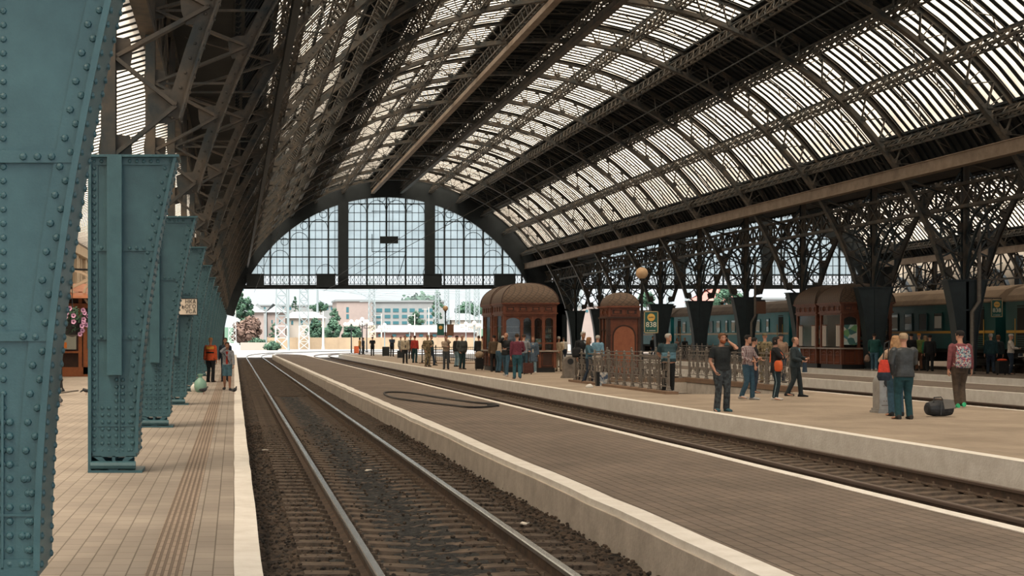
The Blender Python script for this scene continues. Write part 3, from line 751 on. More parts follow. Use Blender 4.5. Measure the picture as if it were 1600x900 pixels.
gable(XC2, 'window_2', 'arched glazed gable screen closing the right hall, seen through the arcade')
pxm = F/YG
for i, (a, b_, L) in enumerate(((385, 412, 'dark box screen on the gable walkway at the far left end'), (494, 523, 'dark box screen on the gable walkway left of the first pier'), (660, 688, 'dark box screen at the foot of the right pier of the gable'), (770, 802, 'dark box screen on the gable walkway above the domed kiosk'))):
    x0, x1 = (a-VX)/pxm, (b_-VX)/pxm
    m = MB().box(x0, x1, YG-1.1, YG-.55, 6.72, 7.82).box(x0-.06, x1+.06, YG-1.15, YG-.5, 7.82, 7.9).box(x0-.05, x1+.05, YG-1.12, YG-.55, 6.66, 6.74)
    xm = (x0+x1)/2; rr = (x1-x0)/2
    for j in range(10):
        t0, t1 = PI*j/10, PI*(j+1)/10; m.beam((xm+rr*math.cos(t0), YG-.5, 7.9+.95*math.sin(t0)), (xm+rr*math.cos(t1), YG-.5, 7.9+.95*math.sin(t1)), .05, .05, (0, 1, 0))
    tag(m.build('gable_box', STEELD, recalc=False), L, 'box', 'dark boxes on the gable walkway')
x0, x1 = (593-VX)/pxm, (621-VX)/pxm
g = tag(empty('hanging_sign_board', ((x0+x1)/2, YG-.6, 10.9)), 'dark rectangular board hanging in front of the middle of the gable glass', 'board')
MB().box(-.88, .88, -.1, .1, -.02, .68).build('board', STEELD, g)
MB().box(-.03, .03, -.03, .03, .68, 4.4).box(-1.7, 1.7, -.03, .03, -.85, -.78).box(-1.7, -1.64, -.03, .03, -.85, .9).box(1.64, 1.7, -.03, .03, -2.2, .9).beam((1.67, 0, -.8), (.8, 0, -3.6), .06, .06).box(-.02, .02, -.03, .03, -4.4, -.0).box(-1.7, 2.2, -.03, .03, 3.1, 3.17).build('hanger_frame', STEELD, g)

# overhead wires
for i, (pts, L) in enumerate((([(8.8, -4, 6.6), (8.8, 60, 6.3), (8.9, YG+2, 6.3)], 'contact wire over the second track'), ([(1.9, -4, 6.5), (1.9, 60, 6.3), (2.0, YG+2, 6.2)], 'contact wire over the nearest track'), ([(12.8, 20, 10.6), (11.2, 80, 8.4), (9.6, YG, 7.4)], 'thin wire slanting down across the roof towards the gable'))):
    tag(MB().tube([Vector(p) for p in pts], .014, 5).build('overhead_wire', STEELD), L, 'wire')

# ============================================================ domed kiosks
GOODS = blotch('shop_goods', [(.6, .55, .45), (.25, .4, .35), (.5, .2, .1), (.7, .7, .68), (.1, .14, .16), (.55, .45, .2)], 9)
POSTER = blotch('poster_print', [(.1, .32, .36), (.55, .68, .66), (.08, .2, .2), (.2, .42, .2), (.7, .72, .66)], 3.5)
BRICKW = brickmat('brick_panel', (.20, .065, .035), (.17, .055, .03), (.09, .04, .03), .24, .09, .008, bump=.3)
CURT = mat('white_column_paint', (.55, .50, .46), .7)
CTOP = mat('stone_counter', (.36, .31, .26), .4, col2=(.26, .22, .19), vscale=5)
def dome(b, hx, hy, z0, hgt, ex=.5, n=12, cy=0.):
    RR = []
    for i in range(n+1):
        t = i/n; u = math.sin(t*PI/2); s = max(.16, math.cos(t*PI/2)**(.82)); ax, ay = hx*s, hy*s
        m = 6; ring = []
        for q in range(4):
            c = [(-1, -1), (1, -1), (1, 1), (-1, 1)]; p0, p1 = c[q], c[(q+1) % 4]
            for j in range(m): f = j/m; ring.append(((p0[0]+(p1[0]-p0[0])*f)*ax, cy+(p0[1]+(p1[1]-p0[1])*f)*ay, z0+hgt*u))
        RR.append(ring)
    return b.rings(RR)
def panel_frame(b, x0, x1, z0, z1, y, w=.03, d=.03, axis='x'):
    for (a0_, a1_, c0, c1) in ((x0, x1, z0, z0+w), (x0, x1, z1-w, z1), (x0, x0+w, z0, z1), (x1-w, x1, z0, z1)):
        if axis == 'x': b.box(a0_, a1_, y-d, y, c0, c1)
        else: b.box(y-d, y, a0_, a1_, c0, c1)
def kiosk(name, loc, label, white_cols=False):
    W, Dp, GAP = 1.26, 2.7, .42     # half width, depth of one pavilion
    g = tag(empty(name, loc), label, 'kiosk')
    for pv in (0, 1):
        y0 = pv*(Dp+GAP); cy = y0+Dp/2
        base = MB().box(-W+.06, W-.06, y0+.06, y0+Dp-.06, .0, .22)
        base.build('plinth', BLACK, g)
        c = MB().box(-W+.03, W-.03, y0+.03, y0+Dp-.03, .22, .98); c.build('counter_wall', WOODD if not white_cols else BRICKW, g)
        fr = MB()
        for x in (-W+.02, -W/3, W/3, W-.14): fr.box(x, x+.12, y0, y0+.04, .22, .98); 
        for x in (-W+.2, -W/3+.17, W/3+.17): panel_frame(fr, x, x+.5, .30, .92, y0+.03)
        for i in range(4):
            yy = y0+.02+i*(Dp-.16)/3; fr.box(-W, -W+.04, yy, yy+.12, .22, .98); fr.box(W-.04, W, yy, yy+.12, .22, .98)
        for i in range(3):
            yy = y0+.2+i*(Dp-.16)/3; 
            for s in (-W+.03,): panel_frame(fr, yy, yy+.62, .30, .70, s, axis='y')
            for j in range(8):
                t0, t1 = PI*j/8, PI*(j+1)/8; fr.beam((-W+.02, yy+.31+.28*math.cos(t0), .66+.2*math.sin(t0)), (-W+.02, yy+.31+.28*math.cos(t1), .66+.2*math.sin(t1)), .03, .03, (1, 0, 0))
        fr.build('counter_panelling', WOOD, g)
        MB().box(-W-.08, W+.08, y0-.08, y0+Dp+.08, .98, 1.05).build('counter_top', CTOP, g)
        # posts and arches
        ps = MB()
        fx = [-W+.07, -W*.30, W*.12, W*.52, W-.07] if pv == 0 else [-W+.07, -W*.2, W*.3, W-.07]
        for x in fx: ps.box(x-.07, x+.07, y0+.02, y0+.16, 1.05, 2.72); ps.box(x-.09, x+.09, y0, y0+.18, 2.16, 2.2); ps.box(x-.09, x+.09, y0, y0+.18, 1.05, 1.12)
        for x in (-W+.07, W-.07): ps.box(x-.07, x+.07, y0+Dp-.16, y0+Dp-.02, 1.05, 2.72)
        for i, yy in enumerate((y0+.38, y0+.62, y0+Dp-.62, y0+Dp-.38)):
            for s in (-1, 1):
                if not (white_cols and s < 0): ps.tube([(s*(W-.07), yy, 1.05), (s*(W-.07), yy, 2.72)], .055, 8)
                ps.box(s*(W-.07)-.07, s*(W-.07)+.07, yy-.07, yy+.07, 2.16, 2.21)
        # spandrels with rounded heads on the front
        for i in range(len(fx)-1):
            a, b2 = fx[i]+.07, fx[i+1]-.07; w_ = (b2-a)/2; xm = (a+b2)/2; n = 8
            pts = [(a, 2.72), (a, 2.4)]+[(xm-w_*math.cos(PI*j/n), 2.4+min(.2, w_)*math.sin(PI*j/n)) for j in range(1, n)]+[(b2, 2.4), (b2, 2.72)]
            ps.plate(pts[::-1], y0+.05, y0+.12)
            ps.box(a, b2, y0+.06, y0+.11, 1.36, 1.42) if i else None
        ps.build('post_frame', WOOD, g)
        if white_cols:
            for yy in (y0+.38, y0+.62, y0+Dp-.62, y0+Dp-.38): MB().tube([(-W+.07, yy, 1.12), (-W+.07, yy, 2.16)], .075, 10).build('white_column', CURT, g)
        cw = MB(); cw.box(-W+.0, W-.0, y0-.02, y0+Dp+.02, 2.70, 2.78).box(-W-.06, W+.06, y0-.06, y0+Dp+.06, 2.78, 2.84).box(-W-.02, W+.02, y0-.02, y0+Dp+.02, 2.84, 3.20).box(-W-.08, W+.08, y0-.08, y0+Dp+.08, 3.20, 3.26).box(-W-.13, W+.13, y0-.13, y0+Dp+.13, 3.26, 3.31)
        for i in range(4):
            x = -W+.12+i*(2*W-.1)/4; panel_frame(cw, x, x+.42, 2.90, 3.14, y0-.02, .035, .035); cw.box(x+.10, x+.32, y0-.045, y0-.02, 2.97, 3.07)
            yy = y0+.12+i*(Dp-.1)/4; panel_frame(cw, yy, yy+.46, 2.90, 3.14, -W-.02, .035, .035, 'y'); cw.box(-W-.05, -W-.02, yy+.12, yy+.36, 2.96, 3.08)
            panel_frame(cw, yy, yy+.46, 2.90, 3.14, W+.055, .035, .035, 'y')
        cw.build('cornice', WOOD, g)
        cp = MB()
        for i in range(4):
            x = -W+.12+i*(2*W-.1)/4; cp.box(x, x+.42, y0-.03, y0-.02, 2.90, 3.14); yy = y0+.12+i*(Dp-.1)/4; cp.box(-W-.03, -W-.02, yy, yy+.46, 2.90, 3.14)
        cp.build('cornice_shade_panels', WOODD, g)  # dark plates set slightly proud: shade of sunk panels put into the colour
        dm = MB(); dome(dm, W+.1, Dp/2+.1, 3.31, .98, cy=cy); dm.build('domed_roof', TILE, g, smooth=False)
        rb = MB()
        for sx in (-1, 1):
            for sy in (-1, 1):
                pts = [((W+.1)*max(.16, math.cos(t*PI/28)**.82)*sx, cy+(Dp/2+.1)*max(.16, math.cos(t*PI/28)**.82)*sy, 3.31+.98*math.sin(t*PI/28)) for t in range(0, 15)]
                rb.tube([Vector(p) for p in pts], .025, 5)
        rb.build('roof_ribs', WOODD, g)
        # glazing, shelves and goods
        gz = MB().box(-W+.1, W-.1, y0+.08, y0+.09, 1.1, 2.7).box(-W+.06, -W+.07, y0+.2, y0+Dp-.2, 1.1, 2.7).box(W-.07, W-.06, y0+.2, y0+Dp-.2, 1.1, 2.7)
        gz.build('glass', WINDG, g)
        sh = MB()
        for z in (1.35, 1.62, 1.89, 2.16): sh.box(W*.52, W-.12, y0+.2, y0+.5, z, z+.02); sh.box(-W+.15, -W*.32, y0+.2, y0+.5, z, z+.02)
        sh.build('shelves', CTOP, g)
        gd = MB()
        for z in (1.37, 1.64, 1.91):
            x = W*.52+.05
            while x < W-.16: gd.lathe([(.03, 0), (.03, .12), (.012, .17), (.012, .2)], (x, y0+.3, z), 7); x += .085
        for x in (-W*.2, W*.25): gd.box(x, x+.3, y0+.3, y0+.34, 1.2, 1.6+.2*pv)
        gd.build('shop_goods', GOODS, g)['kind'] = 'stuff'
        if pv == 1 or white_cols:
            MB().box(-W*.9, -W*.35, y0+.10-.06, y0+.04+.01, 1.2, 2.2).build('poster', POSTER, g)
        MB().box(-W+.15, W-.15, y0+Dp-.3, y0+Dp-.25, 1.05, 2.7 if pv else 1.5).build('inner_wall', WOODD, g)
    MB().box(-W+.35, W-.35, Dp-.1, Dp+GAP+.1, 0, 3.2).build('link_wall', WOODD, g)
    return g
kiosk('domed_kiosk', (14.06, 70, 0), 'dark red wooden kiosk with two tiled domes on the crowded platform, people at its counter')
kiosk('domed_kiosk', (31.32, 72.9, .1), 'twin-domed wooden kiosk with white columns by the arcade, left of the rightmost carriage', True)
# small closed booth with arched blind door
b0 = tag(empty('wooden_booth', (16.42, 62, 0)), 'small tall wooden booth with a tiled dome and a blank arched panel behind the railing', 'booth')
MB().box(-.64, .64, .02, 1.42, 0, 2.5).build('body', WOOD, b0)
m = MB()
for x in (-.70, .58): m.box(x, x+.12, -.03, .1, 0, 2.5); m.box(x-.02, x+.14, -.05, .1, 1.72, 1.79); m.box(x-.02, x+.14, -.05, .1, 0, .2)
m.box(-.72, .72, -.06, 1.5, 2.46, 2.53)
for i in range(14):
    t0, t1 = PI*i/14, PI*(i+1)/14; m.beam((.46*math.cos(t0), 0, 1.75+.42*math.sin(t0)), (.46*math.cos(t1), 0, 1.75+.42*math.sin(t1)), .05, .05, (0, 1, 0))
m.box(-.49, -.44, -.02, .03, 0, 1.75).box(.44, .49, -.02, .03, 0, 1.75)
for yy in (.2, .75, 1.3):
    m.box(-.70, -.62, yy-.06, yy+.06, 0, 2.5)
for yy in (.47, 1.02):
    for i in range(8):
        t0, t1 = PI*i/8, PI*(i+1)/8; m.beam((-.66, yy+.2*math.cos(t0), 1.75+.25*math.sin(t0)), (-.66, yy+.2*math.cos(t1), 1.75+.25*math.sin(t1)), .04, .04, (1, 0, 0))
m.build('mouldings', WOODD, b0)
MB().plate([(-.44, .2), (.44, .2), (.44, 1.75)]+[(.42*math.cos(PI*i/12), 1.75+.38*math.sin(PI*i/12)) for i in range(1, 12)]+[(-.44, 1.75)], -.01, .02).build('blank_arch_panel', mat('light_red_wood', (.30, .11, .055), .5, col2=(.22, .075, .04), vscale=3), b0)
MB().box(-.5, -.06, -.025, -.02, 2.62, 2.84).box(.06, .54, -.025, -.02, 2.62, 2.84).build('cornice_shade_panels', WOODD, b0)  # dark plates painting the shade of sunk cornice panels
m = MB().box(-.66, .66, -.02, 1.46, 2.53, 2.92).box(-.76, .76, -.1, 1.54, 2.92, 2.99)
for x in (-.56, .06): panel_frame(m, x, x+.5, 2.60, 2.86, -.02, .035, .03); m.box(x+.14, x+.36, -.05, -.02, 2.67, 2.79)
for yy in (.08, .78): panel_frame(m, yy, yy+.55, 2.60, 2.86, -.66, .035, .03, 'y'); m.box(-.70, -.66, yy+.15, yy+.4, 2.67, 2.79)
m.build('cornice', WOOD, b0)
dm = MB(); dome(dm, .66, .70, 2.99, .58, cy=.72); dm.build('domed_roof', TILE, b0)

# ============================================================ stairwell with ornamental railings
x0, x1, y0, y1 = SW
st = MB().box(x0, x0+.12, y0, y1, -3, -.02).box(x1-.12, x1, y0, y1, -3, -.02).box(x0, x1, y1-.12, y1, -3, -.02)
struct(st.build('stairwell_walls', CONC)); sr = MB()
for i in range(16): sr.box(x0+.12, x1-.12, y0+i*.6, y0+i*.6+.62, -3.2, -.02-.17*(i+1))
struct(sr.build('stairs', CONC))
KST = mat('brown_stone_kerb', (.26, .17, .11), .7, col2=(.2, .13, .09), vscale=3)
tag(MB().box(x0-.22, x0+.14, y0-.3, y1+.2, 0, .08).build('stone_kerb', KST), 'brown stone kerb under the left railing of the stairwell', 'kerb')
tag(MB().box(x1-.14, x1+.22, y0+1.8, y1+.2, 0, .16).build('stone_kerb', KST), 'brown stone kerb under the right railing of the stairwell', 'kerb')
tag(MB().box(x0+.14, x1-.14, y1-.02, y1+.3, 0, .14).build('stone_kerb', KST), 'brown stone kerb along the far end of the stairwell', 'kerb')
def railing(p, q, label, z0=.08, h=1.02, m=GREYM, step=1.0, fancy=True):
    p, q = Vector((*p, 0)), Vector((*q, 0)); L = (q-p).length; ang = math.atan2(q.y-p.y, q.x-p.x)
    g = tag(empty('iron_railing', (p.x, p.y, z0), ang), label, 'railing')
    n = max(2, round(L/step)); s = L/n
    post = MB().lathe([(.085, 0), (.085, .03), (.06, .05), (.055, .12), (.036, .15), (.034, h-.2), (.05, h-.18), (.034, h-.14), (.03, h-.02), (.055, h), (.05, h+.03), (.028, h+.05), (.04, h+.08), (.03, h+.12), (.005, h+.14)], (0, 0, 0), 8).mesh('post')
    post.materials.append(m)
    for i in range(n+1):
        o = bpy.data.objects.new('post', post); COL.objects.link(o); o.parent = g; o.location = (i*s, 0, 0)
    r = MB().box(0, L, -.025, .025, h-.05, h-.01).box(0, L, -.015, .015, h-.18, h-.15).box(0, L, -.02, .02, .12, .15); r.build('rails', m, g)
    pm = MB()
    def ringc(cx, cz, rr, w=.016, a0=0, a1=2*PI, k=10):
        for i in range(k):
            t0, t1 = a0+(a1-a0)*i/k, a0+(a1-a0)*(i+1)/k; pm.beam((cx+rr*math.cos(t0), 0, cz+rr*math.sin(t0)), (cx+rr*math.cos(t1), 0, cz+rr*math.sin(t1)), w, w*1.3, (0, 1, 0))
    if fancy:
        c = s/2; mid = (h-.03)/2
        ringc(c, mid, .12); ringc(c, mid, .05)
        for sx in (-1, 1):
            for sz in (-1, 1):
                ringc(c+sx*s*.25, mid+sz*.2, .10, a0=.3, a1=5.4); ringc(c+sx*s*.25, mid+sz*.2, .045)
                pm.beam((c+sx*.08, 0, mid+sz*.08), (c+sx*s*.44, 0, mid+sz*.32), .014, .02, (0, 1, 0))
            ringc(c+sx*s*.38, mid, .06)
        pm.beam((c, 0, .15), (c, 0, h-.17), .016, .016); 
        for x in (s*.12, s*.88): pm.beam((x, 0, .15), (x, 0, h-.17), .014, .014)
    else:
        k = 7
        for i in range(1, k): pm.beam((s*i/k, 0, .1), (s*i/k, 0, h+.02), .018, .018)
    me = pm.mesh('scroll_panel'); me.materials.append(m)
    for i in range(n):
        o = bpy.data.objects.new('scroll_panel' if fancy else 'bars', me); COL.objects.link(o); o.parent = g; o.location = (i*s, 0, 0)
    return g
railing((x0, y0+.2), (x0, y1), 'ornate grey iron railing left of the stairwell, behind the man in the blue polo')
railing((x1, y1), (x1, y0+2.0), 'ornate grey iron railing on the right side of the stairwell, behind the bearded man', .16)
railing((x0+.3, y1+.1), (x1-.3, y1+.1), 'ornate grey iron railing across the far end of the stairwell', .14)
for i in range(4):
    pass
railing((12.0, 94), (17.2, 94), 'black iron railing across the platform beyond the first kiosk', .06, 1.0, BLACK, .9, False)
tag(MB().box(11.8, 17.4, 93.85, 94.15, 0, .06).build('stone_kerb', KST), 'stone kerb under the black railing beyond the first kiosk', 'kerb')
railing((30.0, 88.), (30.0, 104.), 'grey railing on the far platform in front of the teal carriage', .16, 1.0, GREYM, 1.05, True)
tag(MB().box(29.8, 30.2, 87.8, 104.2, .1, .17).build('stone_kerb', KST), 'stone kerb under the railing on the far platform', 'kerb')

# ============================================================ lamps, signs
GLOBE = mat('amber_opal_glass', (.62, .42, .24), .35, col2=(.5, .33, .19), vscale=3)
SIGNG = mat('sign_green', (.018, .10, .085), .5); SIGNY = mat('sign_yellow', (.70, .42, .10), .5); SIGNW = mat('sign_white', (.75, .72, .6), .5); SIGNF = mat('sign_frame', (.45, .36, .2), .5)
def sign838(parent, loc, w, h, rz=0):
    g = empty('sign_board', loc, rz); g.parent = parent
    MB().box(-w/2, w/2, -.02, .02, 0, h).build('panel', SIGNG, g)
    fr = MB(); t = .03*w/.5
    fr.box(-w/2, w/2, -.03, .03, 0, t).box(-w/2, w/2, -.03, .03, h-t, h).box(-w/2, -w/2+t, -.03, .03, 0, h).box(w/2-t, w/2, -.03, .03, 0, h); fr.build('frame', SIGNF, g)
    MB().tube([(0, -.035, h*.72), (0, -.02, h*.72)], w*.27, 20).build('round_emblem', SIGNY, g)
    zz = MB()
    for i in range(6):
        x = -w*.18+i*w*.06; zz.beam((x, -.04, h*.70+(.05*h if i % 2 else 0)), (x+w*.06, -.04, h*.70+(0 if i % 2 else .05*h)), .012, .012, (0, 1, 0))
    zz.build('emblem_mark', SIGNG, g)
    text('838', w*.5, SIGNW, g, (0, -.025, h*.38))
    MB().box(-w*.3, -w*.22, -.03, -.02, h*.1, h*.13).box(-w*.15, w*.3, -.03, -.02, h*.1, h*.125).build('small_print', SIGNW, g)
    return g
def globe_post(x, y, zg, r, label, z0=0):
    g = tag(empty('globe_lamp_post', (x, y, z0)), label, 'lamp post')
    H = zg-z0
    MB().lathe([(.16, 0), (.16, .06), (.11, .1), (.09, .5), (.06, .6), (.05, H-r-.2), (.07, H-r-.15), (.05, H-r-.1), (.1, H-r), (.09, H-r+.04)], (0, 0, 0), 10).build('pole', BLACK, g, smooth=True)
    MB().ball((0, 0, H), r, 20, 13).build('globe', GLOBE, g, smooth=True); return g
g1 = globe_post(16.06, 58, 4.19, .235, 'black lamp post with large amber globe standing right of the wooden booth')
s_ = sign838(g1, (.36, 0, 1.83), .56, .86); MB().box(.05, .1, -.02, .02, 2.6, 2.64).box(.03, .1, -.02, .02, 1.9, 1.94).build('bracket', BLACK, g1)
g2 = globe_post(16.5, 115, 3.95, .21, 'distant black lamp post with amber globe and two small boards')
MB().box(-.65, -.1, -.03, .03, 1.85-.0, 2.75).build('sign_board', SIGNG, g2); MB().box(.1, .65, -.03, .03, 1.8, 2.7).build('sign_board', mat('brown_board', (.16, .08, .05), .6), g2)
MB().tube([(-.38, -.05, 2.45), (-.38, -.03, 2.45)], .15, 12).build('round_emblem', SIGNY, g2)
sg = tag(empty('hanging_sign', (33.25, 64.2, 0)), 'small green sign with the number 838 hanging beside the rightmost arcade column', 'sign')
sign838(sg, (0, 0, 2.55), .49, .76); MB().box(-1.3, .2, -.02, .02, 3.35, 3.39).box(-.2, -.18, -.01, .01, 3.3, 3.36).box(.18, .2, -.01, .01, 3.3, 3.36).build('bracket', BLACK, sg)
bs = tag(empty('hanging_sign', (31.85, 89, 0)), 'small brown square board hanging at the arcade column left of the domed kiosk pair', 'sign')
MB().box(-.28, .28, -.03, .03, 3.1, 3.85).build('panel', mat('brown_board', (.16, .08, .05), .6), bs); MB().box(-.25, .25, -.015, .015, 3.85, 3.95).build('bracket', BLACK, bs)
ws = tag(empty('wall_sign', (-1.0, Y0+SP*3-.15, 0)), 'small cream sign with dark letters fixed on the fourth blue column', 'sign')
MB().box(-.42, .10, -.02, .02, 2.20, 2.60).build('panel', mat('cream_sign', (.75, .66, .55), .6), ws)
MB().box(-.42, .10, -.03, .0, 2.19, 2.21).box(-.42, .10, -.03, .0, 2.59, 2.61).box(.09, .11, -.03, .0, 2.19, 2.61).build('frame', BLACK, ws)
for i, t in enumerate(('НКА', 'ЬОГО', 'УСА')): text(t, .13, BLACK, ws, (.07, -.03, 2.52-i*.12), align='RIGHT')
# litter bins
def bin_(x, y, h, w, label, flip=1):
    g = tag(empty('litter_bin', (x, y, 0)), label, 'bin')
    n = 14; pts = [(-w/2, .08), (w/2, .08)]+[(w/2*math.cos(PI*i/n), h-w/2*.8+w/2*.8*math.sin(PI*i/n)) for i in range(n+1)]
    MB().plate(pts, -w*.42, w*.42).build('body', ALU if flip > 0 else GREYM, g)
    MB().box(-w*.62, w*.62, -w*.52, w*.52, 0, .05).box(-w*.56, w*.56, -w*.47, w*.47, .05, .1).build('base', ALU if flip > 0 else GREYM, g)
    MB().tube([(-.02, -w*.45, h-w*.42), (-.02, -w*.38, h-w*.42)], w*.24, 14).build('mouth', BLACK, g)
    m = MB(); panel_frame(m, -w*.14, w*.14, h*.42, h*.6, -w*.42, .012, .012); m.box(-w*.4, w*.4, -w*.435, -w*.42, .16, .18); m.box(-w*.1, w*.1, -w*.44, -w*.42, h*.49, h*.53)
    for i in range(5): m.box(-w*.3+i*w*.12, -w*.24+i*w*.12, -w*.435, -w*.42, h*.68, h*.72); m.box(-w*.3+i*w*.12, -w*.24+i*w*.12, -w*.435, -w*.42, h*.30, h*.33)
    m.build('cast_relief', GREYM, g); return g
bin_(13.72, 60.2, .9, .52, 'grey litter bin with domed top on the platform right of the first kiosk', -1)
X, Y = gp(1384, 645); bin_(X, Y, .84, .42, 'silver litter bin with round top beside the man in the leather jacket')

# ============================================================ carriages
TEAL = mat('carriage_green', (.008, .085, .082), .42, col2=(.006, .06, .062), vscale=.8, spec=.6)
TEAL_LIT = mat('carriage_teal_lit', (.012, .22, .27), .42, col2=(.01, .16, .20), vscale=.8, spec=.6)  # brighter copy of the carriage paint: light on the far cars put in
TROOF = mat('dusty_carriage_roof', (.30, .225, .16), .8, col2=(.2, .15, .11), vscale=.9)
TROOF2 = mat('grey_carriage_roof', (.17, .14, .12), .8, col2=(.11, .095, .085), vscale=.9)
YEL = mat('yellow_stripe', (.62, .36, .07), .5); CREAM = mat('cream_stripe', (.5, .42, .3), .5)
PANE = mat('carriage_window', (.10, .11, .11), .15, spec=.9); BLIND = mat('white_blind', (.55, .57, .56), .7)
UNDER = mat('underframe', (.02, .019, .018), .8)
def carriage(y0, L, label, m, mr, ms, x=34.75):
    g = tag(empty('railway_carriage', (x, y0, 0)), label, 'carriage', 'green carriages behind the arcade')
    W = 2.9; prof = [(0, 1.12), (0, 3.30), (.12, 3.55), (.45, 3.86), (1.0, 4.05), (1.45, 4.1), (1.9, 4.05), (2.45, 3.86), (2.78, 3.55), (2.9, 3.30), (2.9, 1.12)]
    body = MB().box(0, W, 0, L, 1.12, 3.3)
    for z in [1.2+.1*i for i in range(6)]+[2.98+.1*i for i in range(3)]: body.box(-.022, 0, .1, L-.1, z, z+.045)
    body.build('body', m, g)
    rp = MB().rings([[(a, -.1, b_) for a, b_ in prof[1:-1]], [(a, L+.1, b_) for a, b_ in prof[1:-1]]])
    rp.box(-.06, .02, -.1, L+.1, 3.27, 3.33)
    y = 2.
    rp.build('roof', mr, g)
    vt = MB()
    y = 4.
    while y < L-2: vt.lathe([(.12, 0), (.12, .12), (.2, .14), (.18, .22), (.02, .26)], (1.45, y, 4.08), 8); y += 6.5
    vt.build('roof_vents', UNDER, g)
    MB().box(-.028, 0, .1, L-.1, 1.86, 1.98).build('stripe', ms, g)
    fm = MB(); pn = []; y = 3.4; i = 0
    while y < L-3:
        wd = .82 if i % 5 else .5
        me = MB().box(-.035, .0, y, y+wd, 2.05, 2.86)
        o = me.build('window', PANE, g)
        if i % 5 not in (2,): MB().box(-.045, -.035, y+.06, y+wd-.06, 2.12+(.25 if i % 3 == 0 else 0), 2.72).build('blind', BLIND, o)
        panel_frame(fm, y-.03, y+wd+.03, 2.02, 2.89, -.02, .04, .03, 'y'); y += 1.6; i += 1
    fm.build('window_frames', m, g)
    for yy in (1.0, L-1.75):
        d = MB().box(-.02, .0, yy, yy+.75, 1.15, 3.1).build('door', UNDER, g)
        MB().tube([(-.07, yy-.08, 1.3), (-.07, yy-.08, 2.5)], .02, 6).tube([(-.07, yy+.83, 1.3), (-.07, yy+.83, 2.5)], .02, 6).build('handrail', YEL, d)
        MB().box(-.25, .1, yy, yy+.75, .75, .8).box(-.25, .1, yy, yy+.75, .45, .5).build('step', UNDER, g)
    u = MB().box(.15, W-.15, .2, L-.2, .95, 1.12).box(.3, 2.6, L*.35, L*.65, .45, .95)
    u.build('underframe', UNDER, g)
    for yc in (3.2, L-3.2):
        bg_ = MB().box(.35, .55, yc-1.7, yc+1.7, .35, .65).box(2.35, 2.55, yc-1.7, yc+1.7, .35, .65).box(.3, 2.6, yc-.25, yc+.25, .4, .95).build('bogie', UNDER, g)
        for e in (-1.2, 1.2):
            MB().tube([(.62, yc+e, .25), (.74, yc+e, .25)], .45, 20).tube([(2.16, yc+e, .25), (2.28, yc+e, .25)], .45, 20).tube([(.5, yc+e, .25), (2.4, yc+e, .25)], .09, 8).build('wheelset', RUST, bg_)
    MB().box(.9, 2.0, -.35, 0, 1.1, 3.3).box(.9, 2.0, L, L+.35, 1.1, 3.3).build('gangway', UNDER, g)
    return g
carriage(42.2, 24.1, 'dark green carriage at the right edge of the picture with an open door', TEAL, TROOF, YEL)
carriage(67.2, 24.1, 'dark green carriage with a yellow stripe seen between the two big arcade columns', TEAL, TROOF, YEL)
carriage(92.2, 24.1, 'teal carriage behind the bearded man and the arcade, with white blinds', TEAL_LIT, TROOF2, CREAM)
carriage(117.2, 24.1, 'teal carriage farthest back in line, seen left and right of the wooden booth', TEAL_LIT, TROOF2, CREAM)
# ============================================================ outdoors beyond the gable
LEAF = mat('green_leaves', (.055, .115, .065), .8, col2=(.022, .06, .042), vscale=1.2)
LEAFB = mat('brown_red_leaves', (.15, .095, .07), .8, col2=(.09, .055, .045), vscale=1.2)
TRUNK = mat('tree_bark', (.10, .08, .06), .9)
def P_(px, py, Y): return (px-VX)*Y/F, CH+(HY-py)*Y/F
def tree(px, pytop, pybot, wpx, Y, label, m=LEAF, conifer=False, group='trees beyond the station', nleaf=1500, z0=-.3, crown0=.2, name='leafy_tree'):
    x, zt = P_(px, pytop, Y); zb = P_(px, pybot, Y)[1]; W = wpx*Y/F/2; H = zt-zb
    g = tag(empty(name, (x, Y, z0)), label, 'tree' if 'bush' not in name else 'bush', group)
    zb = max(zb, z0)-z0; zt -= z0; H = zt-zb
    MB().tube([(0, 0, -.1), (W*.05, 0, zb+H*.3), (0, 0, zb+H*.7)], [max(.1, W*.07), max(.08, W*.05), .04], 7).build('trunk', TRUNK, g)
    b = MB(); cl = []
    for i in range(26): 
        t = random.random(); rr = (1-t)*.95+.05 if conifer else math.sin(PI*min(1, max(.12, t*.85+.12)))
        a = random.uniform(0, 2*PI); q = random.uniform(.3, .95)
        cl.append((W*rr*q*math.cos(a), W*rr*q*math.sin(a)*.8, zb+H*(.08+.84*t), W*(.15 if conifer else .34)*random.uniform(.7, 1.2)))
    ls = max(.10, W*.11)
    for i in range(nleaf):
        cx, cy, cz, cr_ = random.choice(cl); u = Vector((random.gauss(0, 1), random.gauss(0, 1), random.gauss(0, .8))).normalized()*cr_*random.uniform(.75, 1.05)
        c = Vector((cx, cy, cz))+u; n = (u.normalized()+Vector((random.uniform(-.6, .6),)*3)).normalized(); a = n.cross(Vector((random.random(), .3, 1))).normalized(); bb = n.cross(a)
        s = ls*random.uniform(.6, 1.3); i0 = len(b.v); b.v += [tuple(c-a*s), tuple(c-bb*s*.6), tuple(c+a*s), tuple(c+bb*s*.6)]; b.f.append((i0, i0+1, i0+2, i0+3))
    for cx, cy, cz, cr_ in cl: b.ball((cx, cy, cz), cr_*.55, 8, 6)
    b.build('foliage', m, g, recalc=False); return g
tree(377, 452, 540, 44, 290, 'tall green tree beyond the left end of the tracks', nleaf=2600)
tree(388, 498, 536, 56, 265, 'broad brown-red tree right of the tall green tree', LEAFB, nleaf=2600)
tree(402, 530, 546, 34, 240, 'low green bush under the brown-red tree', name='round_bush', nleaf=900)
